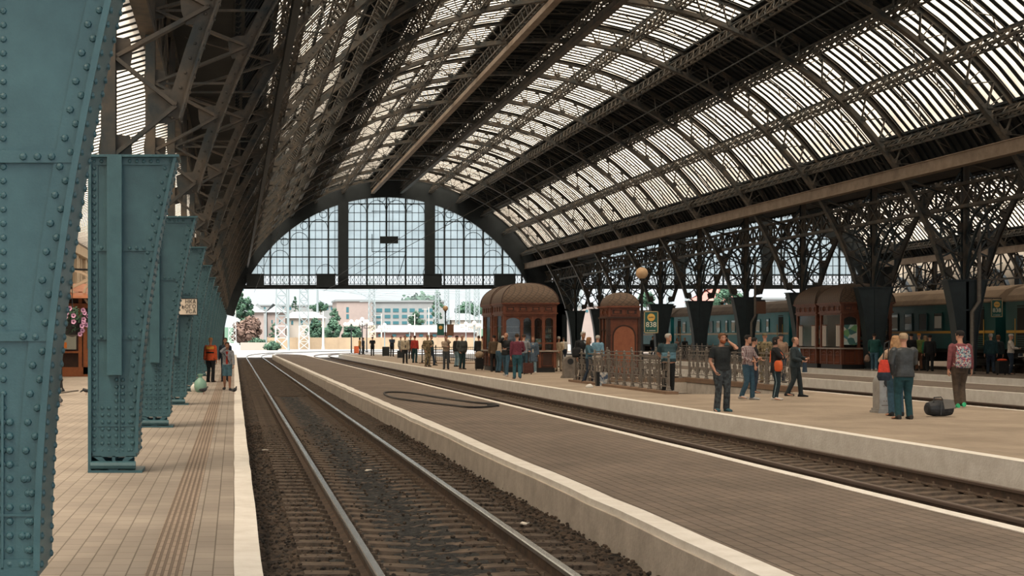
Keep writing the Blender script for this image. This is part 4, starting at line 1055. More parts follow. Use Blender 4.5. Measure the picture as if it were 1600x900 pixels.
tree(428, 503, 536, 16, 270, 'narrow green tree beside the left lattice pylon', nleaf=900)
tree(495, 498, 533, 36, 275, 'round green bush left of the lamp cluster behind the yellow fence', nleaf=1800, name='round_bush')
tree(520, 503, 533, 36, 272, 'round green bush nearest left of the lamp cluster', nleaf=1800, name='round_bush')
tree(548, 506, 533, 40, 274, 'green bush right behind the tallest lamp cluster', nleaf=1800, name='round_bush')
tree(650, 486, 512, 24, 330, 'round green tree in front of the long office building', nleaf=1500)
tree(461, 462, 488, 18, 520, 'dark conifer on the skyline between the pylons', conifer=True, nleaf=1100, name='conifer_tree')
tree(683, 452, 512, 22, 360, 'tall ragged tree at the right end of the office building', nleaf=1700)
tree(735, 476, 492, 44, 480, 'wide tree mass on the hill left of the first kiosk', nleaf=1500)
tree(500, 474, 486, 30, 520, 'tree crown on the skyline between conifer and office building', nleaf=1000)
tree(523, 482, 505, 20, 400, 'green tree against the left end of the office building', nleaf=1000)
tree(1138, 448, 490, 46, 330, 'pale green tree behind the carriages, seen under the right gable', nleaf=1600)
tree(1010, 455, 480, 30, 420, 'green tree seen between arcade columns above the carriages', nleaf=1000)
tree(660, 466, 476, 60, 620, 'row of tree crowns on the skyline behind the office building', nleaf=1200)
PINKP = mat('pink_render', (.27, .22, .20), .9, col2=(.22, .18, .165), vscale=.2); GREYP = mat('grey_render', (.22, .225, .225), .9, col2=(.17, .18, .18), vscale=.2)
CREAMP = mat('cream_render', (.30, .27, .235), .9); ROOFG = mat('grey_roof', (.17, .185, .19), .8); ROOFR = mat('red_roof', (.28, .12, .10), .8); WDARK = mat('dark_window', (.03, .10, .12), .3); ROOFW = mat('white_roof', (.40, .40, .39), .8)
def building(x0p, x1p, ytop, Y, depth, label, m, roof=ROOFG, rows=(), win=None, pitch=0., ybot=545):
    xa, zt = P_(x0p, ytop, Y); xb, _ = P_(x1p, ytop, Y)
    g = tag(empty('building', (xa, Y, -.3)), label, 'building', 'buildings beyond the station'); W = xb-xa; H = zt+.3
    MB().box(0, W, 0, depth, 0, H).build('walls', m, g)
    if pitch: MB().quadbox([(-.4, -.5, H), (W+.4, -.5, H), (W+.4, depth+.5, H), (-.4, depth+.5, H), (pitch*1.2, depth/2, H+pitch), (W-pitch*1.2, depth/2, H+pitch), (W-pitch*1.2, depth/2+.1, H+pitch), (pitch*1.2, depth/2+.1, H+pitch)]).build('roof', roof, g)
    else: MB().box(-.3, W+.3, -.3, depth+.3, H, H+.5).build('roof', roof, g)
    px = Y/F
    for (ya, yb) in rows:
        za, zb = P_(0, yb, Y)[1]+.3, P_(0, ya, Y)[1]+.3
        for (wa, wb) in win: MB().box((wa-x0p)*px, (wb-x0p)*px, -.08, .02, za, zb).build('window', WDARK, g)
    return g
building(582.6, 694, 472, 420, 22, 'long grey office building with three rows of teal windows', GREYP, ROOFG, ((482, 487.5), (492, 497), (502, 506.5)), [(588, 597), (601, 610), (614, 623), (628, 636), (640, 648), (654, 662), (667, 676)])
building(526, 582, 471, 414, 18, 'pink end block of the office building with two narrow windows', PINKP, ROOFG, ((480, 488), (491, 498)), [(541, 545)])
building(590, 745, 519, 300, 12, 'long low brick shed with a white roof behind the yellow fence', mat('brick_red_wall', (.17, .095, .08), .9), ROOFW, ((522, 526),), [(591, 597), (613, 619), (634, 640), (655, 661), (676, 682), (700, 706)], pitch=1.4)
building(385, 412, 488, 330, 14, 'pale gabled house behind the brown-red tree', PINKP, ROOFG, ((500, 505),), [(391, 393), (399, 401)], pitch=2.2)
building(418, 446, 488, 335, 14, 'pale gabled house between the pylons', PINKP, ROOFG, ((500, 505),), [(424, 426), (436, 438)], pitch=2.2)
building(447, 508, 497, 345, 15, 'low cream house with a broad white roof left of the lamp cluster', CREAMP, ROOFW, ((501, 507),), [(455, 458), (470, 473), (486, 489), (498, 501)], pitch=1.6)
building(398, 526, 478, 560, 16, 'long grey-blue block far off on the skyline', GREYP, ROOFG, ((480, 484),), [(404, 407), (412, 415), (421, 424), (431, 434), (441, 444), (452, 455), (503, 506), (510, 513), (517, 520)])
building(371, 382, 432, 650, 16, 'tall white and blue tower block at the far left skyline', mat('white_render', (.4, .42, .42), .9), ROOFG, ((441, 445), (450, 454)), [(372, 381)])
building(706, 752, 500, 420, 14, 'white gabled hall left of the first kiosk', CREAMP, ROOFG, ((503, 506),), [(715, 718), (726, 729)], pitch=2)
building(1108, 1160, 470, 380, 20, 'pink house with red roof beyond the carriages under the right gable', PINKP, ROOFR, ((474, 478),), [(1118, 1121), (1130, 1133)], pitch=4)
building(1165, 1240, 468, 420, 20, 'pale blue-grey block beyond the carriages at the right gable', GREYP, ROOFG, ((472, 476),), [(1180, 1184), (1195, 1199), (1210, 1214)])
building(900, 975, 478, 430, 20, 'pale block seen between the arcade columns and the wooden booth', PINKP, ROOFG, ((484, 488),), [(915, 919), (930, 934), (945, 949)])
# low hill so that the skyline is closed
hb = MB(); n = 60
for j, (y, h) in enumerate(((560, 0), (640, 3.), (760, 7), (900, 9), (1400, 9))):
    for i in range(n+1): hb.v.append((-300+i*14, y, -.4+h*(.8+.4*math.sin(i*.5)*math.sin(i*.23+1)) if h else -.4))
for j in range(4):
    for i in range(n): o = j*(n+1)+i; hb.f.append((o, o+1, o+n+2, o+n+1))
struct(hb.build('hill', LEAF, recalc=False))
# yellow board fence
YF = mat('yellow_fence_boards', (.32, .24, .155), .85, col2=(.26, .195, .13), vscale=.6)
g = tag(empty('board_fence', (P_(418, 540, 250)[0], 250, -.3)), 'long yellow board fence closing the yard beyond the tracks', 'fence')
Lf = (760-418)*250/F
m = MB(); m.box(0, Lf, 0, .08, 0, 2.0); m.build('boards', YF, g); m = MB(); x = 0
while x < Lf: m.box(x-.08, x+.08, -.06, .0, 0, 2.1); x += 2.4
m.build('fence_posts', YF, g)
# pylons, masts, lamp clusters
PALE = mat('pale_galvanised', (.42, .43, .42), .6); MIDG = mat('mast_grey', (.20, .24, .25), .6); CONCP = mat('mast_concrete', (.36, .36, .35), .8)
def pylon(px, wpx, Y, ptop, label, m, m2=None):
    x, zt = P_(px, ptop, Y); W = wpx*Y/F/2; g = tag(empty('lattice_pylon', (x, Y, -.3)), label, 'pylon', 'lattice pylons beyond the gable'); zt += .3
    for part, za, zb, mm in (('lower_lattice', 0, min(zt*.32, 6), m), ('upper_lattice', min(zt*.32, 6), zt, m2 or m)):
        b = MB(); t = .09*W/.6
        k = max(2, round((zb-za)/(W*1.6))); wz = lambda z: W*(1-.25*z/zt)
        for i in range(k):
            z0, z1 = za+(zb-za)*i/k, za+(zb-za)*(i+1)/k; w0, w1 = wz(z0), wz(z1)
            for sx in (-1, 1):
                for sy in (-1, 1): b.beam((sx*w0, sy*w0, z0), (sx*w1, sy*w1, z1), t, t)
                b.beam((-w0, sx*w0, z0), (w1, sx*w1, z1), t*.7, t*.7); b.beam((w0, sx*w0, z0), (-w1, sx*w1, z1), t*.7, t*.7); b.beam((-w1, sx*w1, z1), (w1, sx*w1, z1), t*.7, t*.7)
                b.beam((sx*w0, -w0, z0), (sx*w1, w1, z1), t*.7, t*.7)
        b.build(part, mm, g, recalc=False)
    return g
pylon(440, 20, 238, 430, 'lattice pylon left of the near track end, pale below and grey above', PALE, MIDG)
pylon(475, 16, 246, 430, 'second lattice pylon right of the pale one, before the yellow fence', PALE, MIDG)
pylon(363, 12, 190, 440, 'white lattice pylon right at the end of the left columns', PALE)
pylon(581, 11, 300, 436, 'yellow-grey lattice pylon in front of the office building', mat('yellow_grey_steel', (.45, .40, .30), .7), MIDG)
for i, (px, Y, tp, wp) in enumerate(((698, 330, 446, 8), (715, 345, 450, 7), (731, 330, 448, 8), (683, 310, 448, 7), (745, 300, 446, 9), (1046, 320, 430, 8), (1075, 300, 432, 8), (905, 310, 440, 8))):
    pylon(px, wp, Y, tp, ['thin lattice pylon left of the second globe lamp', 'thin lattice pylon right of the second globe lamp', 'thin lattice pylon midway to the first kiosk', 'thin lattice pylon at the ragged tree', 'thin lattice pylon nearest left of the first kiosk', 'thin lattice pylon above the carriages, left one', 'thin lattice pylon above the carriages, right one', 'thin lattice pylon behind the masked woman'][i], MIDG)
for px, Y, tp, w_, L in ((451, 225, 448, .16, 'dark slim mast right of the left lattice pylon'), (505, 238, 486, .22, 'grey concrete mast in front of the yellow fence'), (596, 260, 490, .14, 'slim grey mast right of the yellow-grey pylon'), (670, 255, 480, .16, 'pale mast before the brick shed'), (648, 262, 490, .14, 'pale mast left of the office tree'), (416, 235, 480, .1, 'thin dark mast behind the brown-red tree'), (496, 500, 447, .5, 'thin green transmitter spire on the skyline')):
    x, zt = P_(px, tp, Y); tag(MB().lathe([(w_*1.4, 0), (w_, .6), (w_*.6, zt+.3)], (x, Y, -.3), 8).box(x-1.2 if 'spire' not in L else x, x+.1, Y-.05, Y+.05, zt-.4, zt-.3).build('mast', CONCP if 'grey' in L or 'pale' in L else MIDG), L, 'mast', 'masts beyond the gable')
WG = mat('white_lamp_globe', (.75, .74, .70), .3)
for i, (px, Y, pt, pb, L) in enumerate(((549, 167, 503, 551, 'tall five-globe lamp standing left of the yellow jacket'), (566, 185, 499, 546, 'five-globe lamp just right of the tallest one'), (573, 200, 503, 544, 'five-globe lamp farther behind the yellow jacket'), (601, 190, 508, 546, 'white-globe lamp left of the black suitcase'), (640, 205, 509, 543, 'white-globe lamp behind the red shirt'), (741, 175, 505, 548, 'white-globe lamp left of the first kiosk'), (728, 190, 506, 546, 'white-globe lamp behind the grey suit'))):
    x, zt = P_(px, pt, Y); H = zt+.3; g = tag(empty('globe_cluster_lamp', (x, Y, -.3)), L, 'street lamp', 'white globe lamps in the yard')
    b = MB().lathe([(.2, 0), (.2, .2), (.09, .3), (.07, H*.5), (.05, H-.2)], (0, 0, 0), 8)
    for k in range(4):
        a = k*PI/2+.4; b.beam((0, 0, H-.9), (.75*math.cos(a), .75*math.sin(a), H-.75), .05, .05); b.beam((.75*math.cos(a), .75*math.sin(a), H-.8), (.75*math.cos(a), .75*math.sin(a), H-.5), .05, .05)
    b.build('pole', BLACK if i < 3 else MIDG, g)
    for k in range(4): a = k*PI/2+.4; MB().ball((.75*math.cos(a), .75*math.sin(a), H-.3), .24, 10, 7).build('globe', WG, g, smooth=True)
    MB().ball((0, 0, H), .26, 10, 7).build('globe', WG, g, smooth=True)
for i in range(7):
    y = 175+i*9; tag(MB().tube([Vector((-8+i*6, y, 8.+i*.3)), Vector((20, y+6, 7.4)), Vector((60, y+20, 9))], .03, 4).build('overhead_wire', MIDG), 'thin catenary wire spanning the yard beyond the gable', 'wire', 'catenary wires in the yard')
tree(427, 536, 547, 30, 232, 'low dark green shrub at the foot of the left lattice pylon', name='round_bush', nleaf=900)
x, Y = gp(405, 547, -.3); tag(MB().box(x-3, x+3, Y, Y+2, -.3, .9).build('low_wall', CREAMP), 'pale low wall under the brown-red tree', 'wall')

# ============================================================ left side: station kiosk, flowers, birds, small things
LD = mat('orange_wood', (.30, .10, .035), .5, col2=(.2, .065, .025), vscale=3)
g = tag(empty('wooden_shop_front', (-7.85, 60.2, 0)), 'brown wooden shop front with pale window in the left wall, behind the blue columns', 'shop front')
MB().box(0, 2.6, 2.3, 4, 0, 3.6).build('wall_panel', WOODD, g)
MB().box(-.0, 2.6, 2.2, 2.3, 0, .4).box(0, .2, 2.15, 2.3, 0, 3.6).box(1.25, 1.4, 2.15, 2.3, 0, 3.6).box(2.4, 2.6, 2.15, 2.3, 0, 3.6).box(0, 2.6, 2.1, 2.3, 2.9, 3.1).box(0, 1.25, 2.0, 2.3, 1.0, 1.08).build('frame', LD, g)
d = MB().box(1.45, 2.35, 2.2, 2.3, .1, 2.3).build('door', LD, g); MB().box(1.62, 2.15, 2.16, 2.2, 1.2, 2.1).build('door_pane', PANE, d)
MB().box(.3, 1.15, 2.22, 2.26, 1.15, 2.3).build('window_pane', mat('pale_shop_window', (.35, .38, .34), .3), g)  # even pale grey-green pane
MB().box(.35, .75, 2.19, 2.22, 1.2, 1.45).build('orange_poster', mat('orange_print', (.7, .2, .03), .5), g)
b = MB(); n = 24
for i in range(n):
    t0, t1 = i/n, (i+1)/n
    b.beam((0, 1.2*0+2.1, 3.2), (0, 2.1, 3.2), .01, .01) if False else None
c = MB()
for (cx, cz, rr, a0_, a1_) in ((.9, 3.2, 1.3, 20, 100), (1.4, 3.9, .5, 160, 400), (.5, 3.7, .45, 0, 250), (2.0, 3.5, .5, 40, 300)):
    for i in range(14):
        t0, t1 = R(a0_+(a1_-a0_)*i/14), R(a0_+(a1_-a0_)*(i+1)/14); c.beam((cx+rr*math.cos(t0), 2.0, cz+rr*math.sin(t0)), (cx+rr*math.cos(t1), 2.0, cz+rr*math.sin(t1)), .1, .1, (0, 1, 0))
c.beam((0, 2.0, 3.3), (2.7, 2.0, 4.6), .1, .12); c.build('scrollwork_bracket', mat('cream_iron', (.5, .4, .3), .6), g)
MB().quadbox([(-.1, 1.2, 3.3), (2.9, 1.2, 3.3), (2.9, 4, 3.3), (-.1, 4, 3.3), (-.1, 1.4, 3.4), (2.9, 1.4, 3.4), (2.9, 4, 4.0), (-.1, 4, 4.0)]).build('canopy', LD, g)
fx, fz = (113-VX)*26/F, CH+(HY-500)*26/F
g = tag(empty('hanging_flower_basket', (fx, 26, fz)), 'hanging basket of pink petunias seen between the first two blue columns', 'flowers')
MB().lathe([(.02, -.3), (.14, -.26), (.2, -.1), (.21, 0)], (0, 0, 0), 12).build('basket', BLACK, g)
b = MB(); 
for i in range(500):
    u = Vector((random.gauss(0, 1), random.gauss(0, 1), random.gauss(0, 1.2))).normalized()*random.uniform(.12, .27); a = Vector((random.random(), random.random(), random.random())).normalized(); bb = u.cross(a).normalized(); c = u+Vector((0, 0, -.02)); s = .028
    i0 = len(b.v); b.v += [tuple(c-a*s), tuple(c-bb*s*.6), tuple(c+a*s), tuple(c+bb*s*.6)]; b.f.append((i0, i0+1, i0+2, i0+3))
b.build('leaves', LEAF, g, recalc=False)
PETAL = mat('pink_petals', (.62, .34, .52), .6); DK = mat('dark_flower_throat', (.08, .02, .06), .6)
for i in range(22):
    a = random.uniform(PI, 2*PI)+.0; z = random.uniform(-.3, .24); rr = .27*math.sqrt(max(.2, 1-(z/.36)**2)); c = Vector((rr*math.cos(a), rr*math.sin(a), z)); d = Vector((math.cos(a)*.5, math.sin(a)-.3, .1)).normalized()
    m = MB(); a1 = d.cross(Vector((0, 0, 1))).normalized(); a2 = d.cross(a1)
    m.rings([[tuple(c+d*hh+(a1*math.cos(t*PI/5)+a2*math.sin(t*PI/5))*r_*(1 if t % 2 else .88)) for t in range(10)] for r_, hh in ((.01, -.02), (.018, .0), (.045, .022), (.046, .026), (.016, .01))])
    f = m.build('petunia', PETAL, g); mm = MB(); mm.ball(tuple(c+d*.014), .014, 6, 4); mm.build('flower_throat', DK, f)
MB().tube([(0, 0, 0), (.0, 0, .9)], .008, 5).tube([(-.05, 0, .9), (1.15, 1.05, .9)], .02, 6).build('hanger', BLACK, g)
# slim iron post with bench end by the first column
X, Y = gp(96, 612); g = tag(empty('ornate_iron_post', (X, Y, 0)), 'slim dark ornate iron post standing left of the second blue column', 'post')
MB().lathe([(.1, 0), (.1, .05), (.05, .12), (.03, .3), (.055, .36), (.03, .42), (.028, .9), (.05, .95), (.028, 1.0), (.02, 1.2)], (0, 0, 0), 10).build('shaft', BLACK, g); MB().tube([(0, 0, 1.2), (0, 0, 1.45)], .014, 6).build('tip', BLACK, g)
X, Y = gp(98, 618); tag(MB().beam((X-.25, Y, .05), (X+.35, Y+.6, .12), .12, .04).build('grey_plank', GREYM), 'short pale grey plank lying by the iron post', 'plank')
BIRD = mat('pigeon_feathers', (.045, .05, .055), .7, col2=(.02, .022, .028), vscale=20)
def pigeon(px, py, yaw, label, low=False):
    X, Y = gp(px, py); g = tag(empty('pigeon', (X, Y, 0), R(yaw)), label, 'bird', 'pigeons on the left platform')
    b = MB(); RR = []
    for x, z, ry, rz in ((-.19, .10, .012, .006), (-.14, .105, .03, .012), (-.08, .115, .045, .035), (-.02, .12, .058, .052), (.05, .135, .055, .055), (.09, .155, .04, .045), (.105, .18, .026, .03) if not low else (.12, .12, .026, .03), (.115, .205, .024, .026) if not low else (.15, .10, .024, .026), (.135, .215, .016, .016) if not low else (.175, .09, .016, .016), (.145, .214, .006, .006) if not low else (.185, .085, .006, .006)):
        RR.append([(x, ry*math.cos(2*PI*k/10), z+rz*math.sin(2*PI*k/10)) for k in range(10)])
    b.rings(RR); b.build('body', BIRD, g, smooth=True)
    xx, zz = (.15, .212) if not low else (.19, .082)
    MB().tube([(xx-.005, 0, zz), (xx+.022, 0, zz-.006)], [.006, .001], 6).build('beak', GREYM, g)
    for s in (-1, 1): MB().tube([(.0, s*.02, .09), (.005, s*.02, .008)], .005, 5).tube([(.005, s*.02, .006), (.035, s*.026, .004)], .004, 4).tube([(.005, s*.02, .006), (.035, s*.012, .004)], .004, 4).build('leg', mat('pink_leg', (.35, .12, .1), .6), g)
    for s in (-1, 1): MB().ball((-.03, s*.048, .13), (.10, .014, .035), 8, 6).build('wing', BIRD, g, smooth=True)
pigeon(94, 634, 100, 'dark pigeon nearest the camera, left of the second blue column')
pigeon(135, 617, 180, 'dark pigeon feeding just left of the second blue column', True)
pigeon(318, 616, 20, 'dark pigeon walking by the blue columns left of the man in shorts')
pigeon(366, 616, 60, 'dark pigeon on the white kerb right of the man in shorts')
X, Y = gp(313, 613); g = tag(empty('green_plastic_bag', (X, Y, 0)), 'tied pale green plastic bag at the foot of a blue column', 'bag')
MB().lathe([(.10, 0), (.17, .06), (.2, .18), (.18, .32), (.08, .42), (.05, .45), (.10, .54), (.02, .56)], (0, 0, 0), 9).build('bag', mat('pale_green_plastic', (.22, .40, .33), .4), g, smooth=True)
X, Y = gp(303, 612); tag(MB().lathe([(.07, 0), (.10, .04), (.11, .14), (.07, .2), (.03, .24), (.05, .28)], (X, Y, 0), 9).build('white_plastic_bag', mat('white_plastic', (.7, .7, .68), .5), smooth=True), 'small white plastic bag left of the green one', 'bag')
# ============================================================ people
SKINS = {'a': mat('skin_light', (.50, .27, .19), .55), 'b': mat('skin_tan', (.40, .20, .13), .55)}
def cloth(name, c, rough=.85, var=.25): return mat('cloth_'+name, c, rough, var=var, vscale=14, bump=.5, bscale=18)
def fuse(b, vox, name, m, parent=None, smooth=4):
    me = b.mesh(name+'_tmp'); bm = bmesh.new(); bm.from_mesh(me); bmesh.ops.recalc_face_normals(bm, faces=bm.faces); bm.to_mesh(me); bm.free()
    o = bpy.data.objects.new('tmp', me); COL.objects.link(o)
    r = o.modifiers.new('r', 'REMESH'); r.mode = 'VOXEL'; r.voxel_size = vox; r.use_smooth_shade = True
    s = o.modifiers.new('s', 'SMOOTH'); s.factor = .5; s.iterations = smooth
    dg = bpy.context.evaluated_depsgraph_get(); me2 = bpy.data.meshes.new_from_object(o.evaluated_get(dg)); bpy.data.objects.remove(o); bpy.data.meshes.remove(me)
    me2.name = name; me2.materials.clear(); me2.materials.append(m); me2.polygons.foreach_set('use_smooth', [True]*len(me2.polygons))
    q = bpy.data.objects.new(name, me2); COL.objects.link(q)
    if parent: q.parent = parent
    return q
def ell(b, c, rx, ry, axis=None):
    pass
def stack(b, L, n=18):      # (x, y, z, rx, ry) superellipse rings
    RR = []
    for (x, y, z, rx, ry) in L:
        ring = []
        for k in range(n):
            t = 2*PI*k/n; c, s = math.cos(t), math.sin(t)
            ring.append((x+rx*math.copysign(abs(c)**.85, c), y+ry*math.copysign(abs(s)**.9, s), z))
        RR.append(ring)
    return b.rings(RR)
def ik(S_, T, l1, l2, hint):
    S_, T, hint = Vector(S_), Vector(T), Vector(hint); d = T-S_; L = min(d.length, (l1+l2)*.995); d.normalize(); T = S_+d*L
    a = (l1*l1-l2*l2+L*L)/(2*L); h = math.sqrt(max(0, l1*l1-a*a)); n = hint-d*hint.dot(d); n.normalize(); return S_+d*a+n*h, T
def hand(b, wr, d, n, s=1., curl=.5, fist=False):
    # palm from the wrist along d, palm normal n, four fingers of unequal length and a thumb
    d = d.normalized(); n = (n-d*n.dot(d)).normalized(); sd = d.cross(n)
    R_ = []
    for t, w_, h_ in ((-.01, .026, .022), (.02, .032, .018), (.06, .041, .017), (.092, .039, .014)):
        c = wr+d*t*s; R_.append([tuple(c+(sd*math.cos(2*PI*k/10)*w_+n*math.sin(2*PI*k/10)*h_)*s) for k in range(10)])
    b.rings(R_)
    for i, (off, L) in enumerate(((-.031, .062), (-.011, .078), (.010, .082), (.030, .074))):
        p = wr+(d*.085+sd*off)*s; a1 = d*math.cos(curl)+n*math.sin(curl); a2 = d*math.cos(curl*2.2)+n*math.sin(curl*2.2)
        q = p+a1*L*.5*s; r_ = q+a2*L*.5*s; b.tube([p-d*.01, p, q, r_], [.010*s, .0098*s, .0092*s, .0078*s], 7)
    p = wr+(d*.03+sd*.034)*s; q = p+(d*.03+sd*.03+n*.012)*s; r_ = q+(d*.032+sd*.006+n*.014)*s; b.tube([p, q, r_], [.0135*s, .0125*s, .010*s], 7)
def person(px, py, hy, yaw, label, top=('shirt', (.2, .2, .2)), bottom=('trousers', (.05, .07, .1)), shoes=(.02, .02, .02), hair=('short', (.06, .04, .03)), skin='a', sex='m', arms=None, step=0., lean=0., build=1., z0=0., H=None, extras=(), near=True, name='person', head_yaw=0., beard=None, spread=1., group=None):
    X, Y = gp(px, py, z0); H = H or (py-hy)*Y/F; s = H/1.75; fem = sex == 'f'
    vox = .0105 if Y < 62 else (.014 if Y < 85 else .019)
    k = build; B = MB()
    sh = (.172 if fem else .19)*(.5+.5*k); hipw = .088
    zs = dict(hip=.90, knee=.49, ank=.085, crotch=.83, waist=1.06, chest=1.28, sho=1.425, neck=1.47, head=1.645)
    ln = lambda z: -lean*max(0, z-.9)     # lean forwards
    def hipq(z): return (0, ln(z))
    st = step
    # legs
    LEG = {}
    for sd in (-1, 1):
        dy = -st*.30*sd; lift = .0
        hip = Vector((sd*hipw, 0, zs['hip'])); ank = Vector((sd*(.10*spread), dy+.02, zs['ank']+(.03 if st and dy > 0 else 0))); kn, _ = ik(hip, ank, .415, .41, (0, -1, 0)); LEG[sd] = (hip, kn, ank)
    def legtube(b, sd, g=0., z_end=None, shoe=True, wide=1.):
        hip, kn, ank = LEG[sd]; kk = .5+.5*k
        pts = [hip+Vector((0, 0, .05)), hip+(kn-hip)*.35, kn+(hip-kn)*.06, kn+(ank-kn)*.28, kn+(ank-kn)*.75, ank]; rs = [.092*kk, .083*kk, .058, .057, .040, .038]
        if g: rs = [(r+g)*wide if i < 2 else max(r+g, .062*wide+g*.3) for i, r in enumerate(rs)]
        if z_end is not None:       # shorts: stop above the knee
            pts = pts[:3]; rs = rs[:3]; rs[-1] = .085
        else:
            if g: pts[-1] = ank+Vector((0, .0, -.035)); 
        b.tube(pts, rs, 12)
    for sd in (-1, 1):
        legtube(B, sd); ank = LEG[sd][2]
        B.rings([[(ank.x+sd*.012*i_+w_*math.cos(2*PI*q/8), ank.y+y_, max(.004, ank.z-.085+h_+hh*math.sin(2*PI*q/8))) for q in range(8)] for i_, (y_, w_, hh, h_) in enumerate(((.07, .022, .02, .03), (.05, .034, .04, .045), (0, .038, .045, .05), (-.08, .045, .028, .035), (-.14, .044, .018, .025), (-.18, .02, .012, .018)))])
    tw = (.5+.5*k); bel = (k-1)*.09
    def torso(b, g=0., z0_=.82, z1=1.46, flare=0.):
        L = []
        for z, rx, ry, oy in ((.80, .135, .098, 0), (.86, .160+(.008 if fem else 0), .112, .0), (.94, .163, .112, .0), (1.02, (.142 if fem else .150), .100, 0), (1.10, (.132 if fem else .150), .098, -.004), (1.20, .158, .110, -.010), (1.30, .172, (.125 if fem else .116), -.012), (1.37, .176, .105, -.002), (1.42, .15, .082, .006), (1.455, .085, .066, .012), (1.475, .058, .056, .012)):
            if z < z0_-.001 or z > z1+.001: continue
            fl = flare*max(0, (1.1-z)/.3)
            L.append((0, ln(z)+oy-(bel*.6 if .9 < z < 1.25 else 0), z, (rx*tw+g+fl+(bel*.3 if .85 < z < 1.2 else 0)), (ry+g+fl*.7+(bel if .88 < z < 1.25 else 0))))
        if L[0][2] > z0_+.005: a = L[0]; L.insert(0, (a[0], ln(z0_), z0_, a[3], a[4]))
        stack(b, L)
    torso(B)
    # neck and head
    hy_ = ln(1.6); NK = Vector((0, ln(1.46)+.012, 1.45)); HD = Vector((0, hy_-.012, 1.645)); ca, sa = math.cos(R(head_yaw)), math.sin(R(head_yaw))
    B.tube([NK, NK+Vector((0, -.005, .05)), HD+Vector((0, .01, -.06))], [.060, .054, .05], 12)
    def hp_(x, y, z): return Vector((HD.x+x*ca-y*sa, HD.y+x*sa+y*ca, HD.z+z))
    RR = []
    for z, rx, ryf, ryb in ((-.115, .026, .055, -.03), (-.105, .040, .076, .02), (-.08, .054, .084, .045), (-.045, .064, .086, .07), (0, .072, .088, .088), (.035, .075, .088, .096), (.07, .070, .078, .088), (.095, .053, .055, .066), (.110, .025, .025, .034)):
        RR.append([tuple(hp_(rx*math.cos(2*PI*q/16), (-ryf if math.sin(2*PI*q/16) < 0 else ryb)*abs(math.sin(2*PI*q/16)), z)) for q in range(16)])
    B.rings(RR)
    B.rings([[tuple(hp_(x, y, z)) for x, y, z in ((-w_, -.078, z), (0, -.084-d_, z), (w_, -.078, z), (0, -.06, z))] for w_, d_, z in ((.008, .004, .028), (.011, .014, .005), (.018, .028, -.018), (.014, .006, -.028))])    # nose
    B.tube([hp_(-.045, -.080, .034), hp_(0, -.090, .032), hp_(.045, -.080, .034)], .008, 6)      # brow
    B.tube([hp_(-.022, -.083, -.052), hp_(0, -.090, -.050), hp_(.022, -.083, -.052)], .0075, 6); B.tube([hp_(-.018, -.083, -.064), hp_(0, -.089, -.065), hp_(.018, -.083, -.064)], .007, 6)   # lips
    B.ball(tuple(hp_(0, -.072, -.095)), .022, 8, 6)
    for sd in (-1, 1): B.ball(tuple(hp_(sd*.076, .012, -.005)), (.010, .020, .031), 8, 6)
    # arms
    arms = arms or {}; ARM = {}
    PRE = {'down': ((.25, .0, .83), (.3, 1, 0)), 'pocket': ((.185, -.07, .90), (1, .9, 0)), 'phone': ((.13, -.085, 1.56), (.55, -.15, -1)), 'front': ((.09, -.30, 1.12), (.8, .4, -.6)), 'chin': ((.03, -.16, 1.50), (.6, -.2, -1)), 'cross': ((-.09, -.20, 1.17), (1, -.3, -.4)), 'back': ((.05, .17, .98), (1, .6, 0)), 'hold': ((.17, -.26, 1.05), (.6, .8, -.3)), 'swing': ((.25, -.22, .90), (.3, 1, 0)), 'swingb': ((.25, .22, .88), (.3, 1, 0)), 'shoulder': ((.12, -.16, 1.36), (.8, -.2, -1)), 'reach': ((.18, -.42, 1.2), (.5, .5, -1)), 'mouth': ((.04, -.13, 1.56), (.9, -.3, -.8)), 'strap': ((.14, .02, 1.05), (1, .5, 0)), 'table': ((.2, -.34, 1.06), (.6, .6, -.5))}
    for sd, key in ((-1, arms.get('r', 'down')), (1, arms.get('l', 'down'))):      # -1 = figure's right when facing -Y
        T, hint = PRE[key] if isinstance(key, str) else key
        S_ = Vector((sd*sh, ln(1.40)+.005, 1.405)); T = Vector((T[0]*sd, T[1]+(ln(T[2]) if T[2] > 1 else 0), T[2])); E, Wp = ik(S_, T, .29, .255, (hint[0]*sd, hint[1], hint[2])); ARM[sd] = (S_, E, Wp)
        kk = .6+.4*k; B.tube([S_, S_+(E-S_)*.25, E, E+(Wp-E)*.3, Wp], [.052*kk, .048*kk, .037*kk, .038*kk, .026], 10)
        d = Wp-E; nrm = Vector((-sd, -.2, 0)) if key in ('down', 'swing', 'swingb', 'pocket') else (Vector((-sd, .5, .2)) if key in ('phone', 'mouth', 'chin') else Vector((0, .3, -1 if key in ('table', 'reach') else 1)))
        hand(B, Wp, d, nrm if d.cross(nrm).length > .1 else Vector((0, 1, 0)), 1., .35 if key in ('down', 'table') else .75)
    g = fuse(B, vox*.8 if near else vox, name, SKINS[skin], None, 2); g.location = (X, Y, z0+.0); g.scale = (s, s, s); g.rotation_euler = (0, 0, R(yaw))
    tag(g, label, 'person', group)
    def sleeves(b, gg, full=True, t_=.5):
        for sd in (-1, 1):
            S_, E, Wp = ARM[sd]; kk = .6+.4*k
            b.ball(tuple(S_+Vector((-sd*.015, 0, -.005))), .06*kk+gg*.7, 10, 7)
            if full: b.tube([S_, S_+(E-S_)*.3, E, E+(Wp-E)*.35, E+(Wp-E)*.93], [.055*kk+gg, .052*kk+gg, .043*kk+gg, .043*kk+gg, .031+gg], 10)
            else: b.tube([S_, S_+(E-S_)*.3, S_+(E-S_)*.72], [.056*kk+gg, .056*kk+gg, .056*kk+gg], 10)
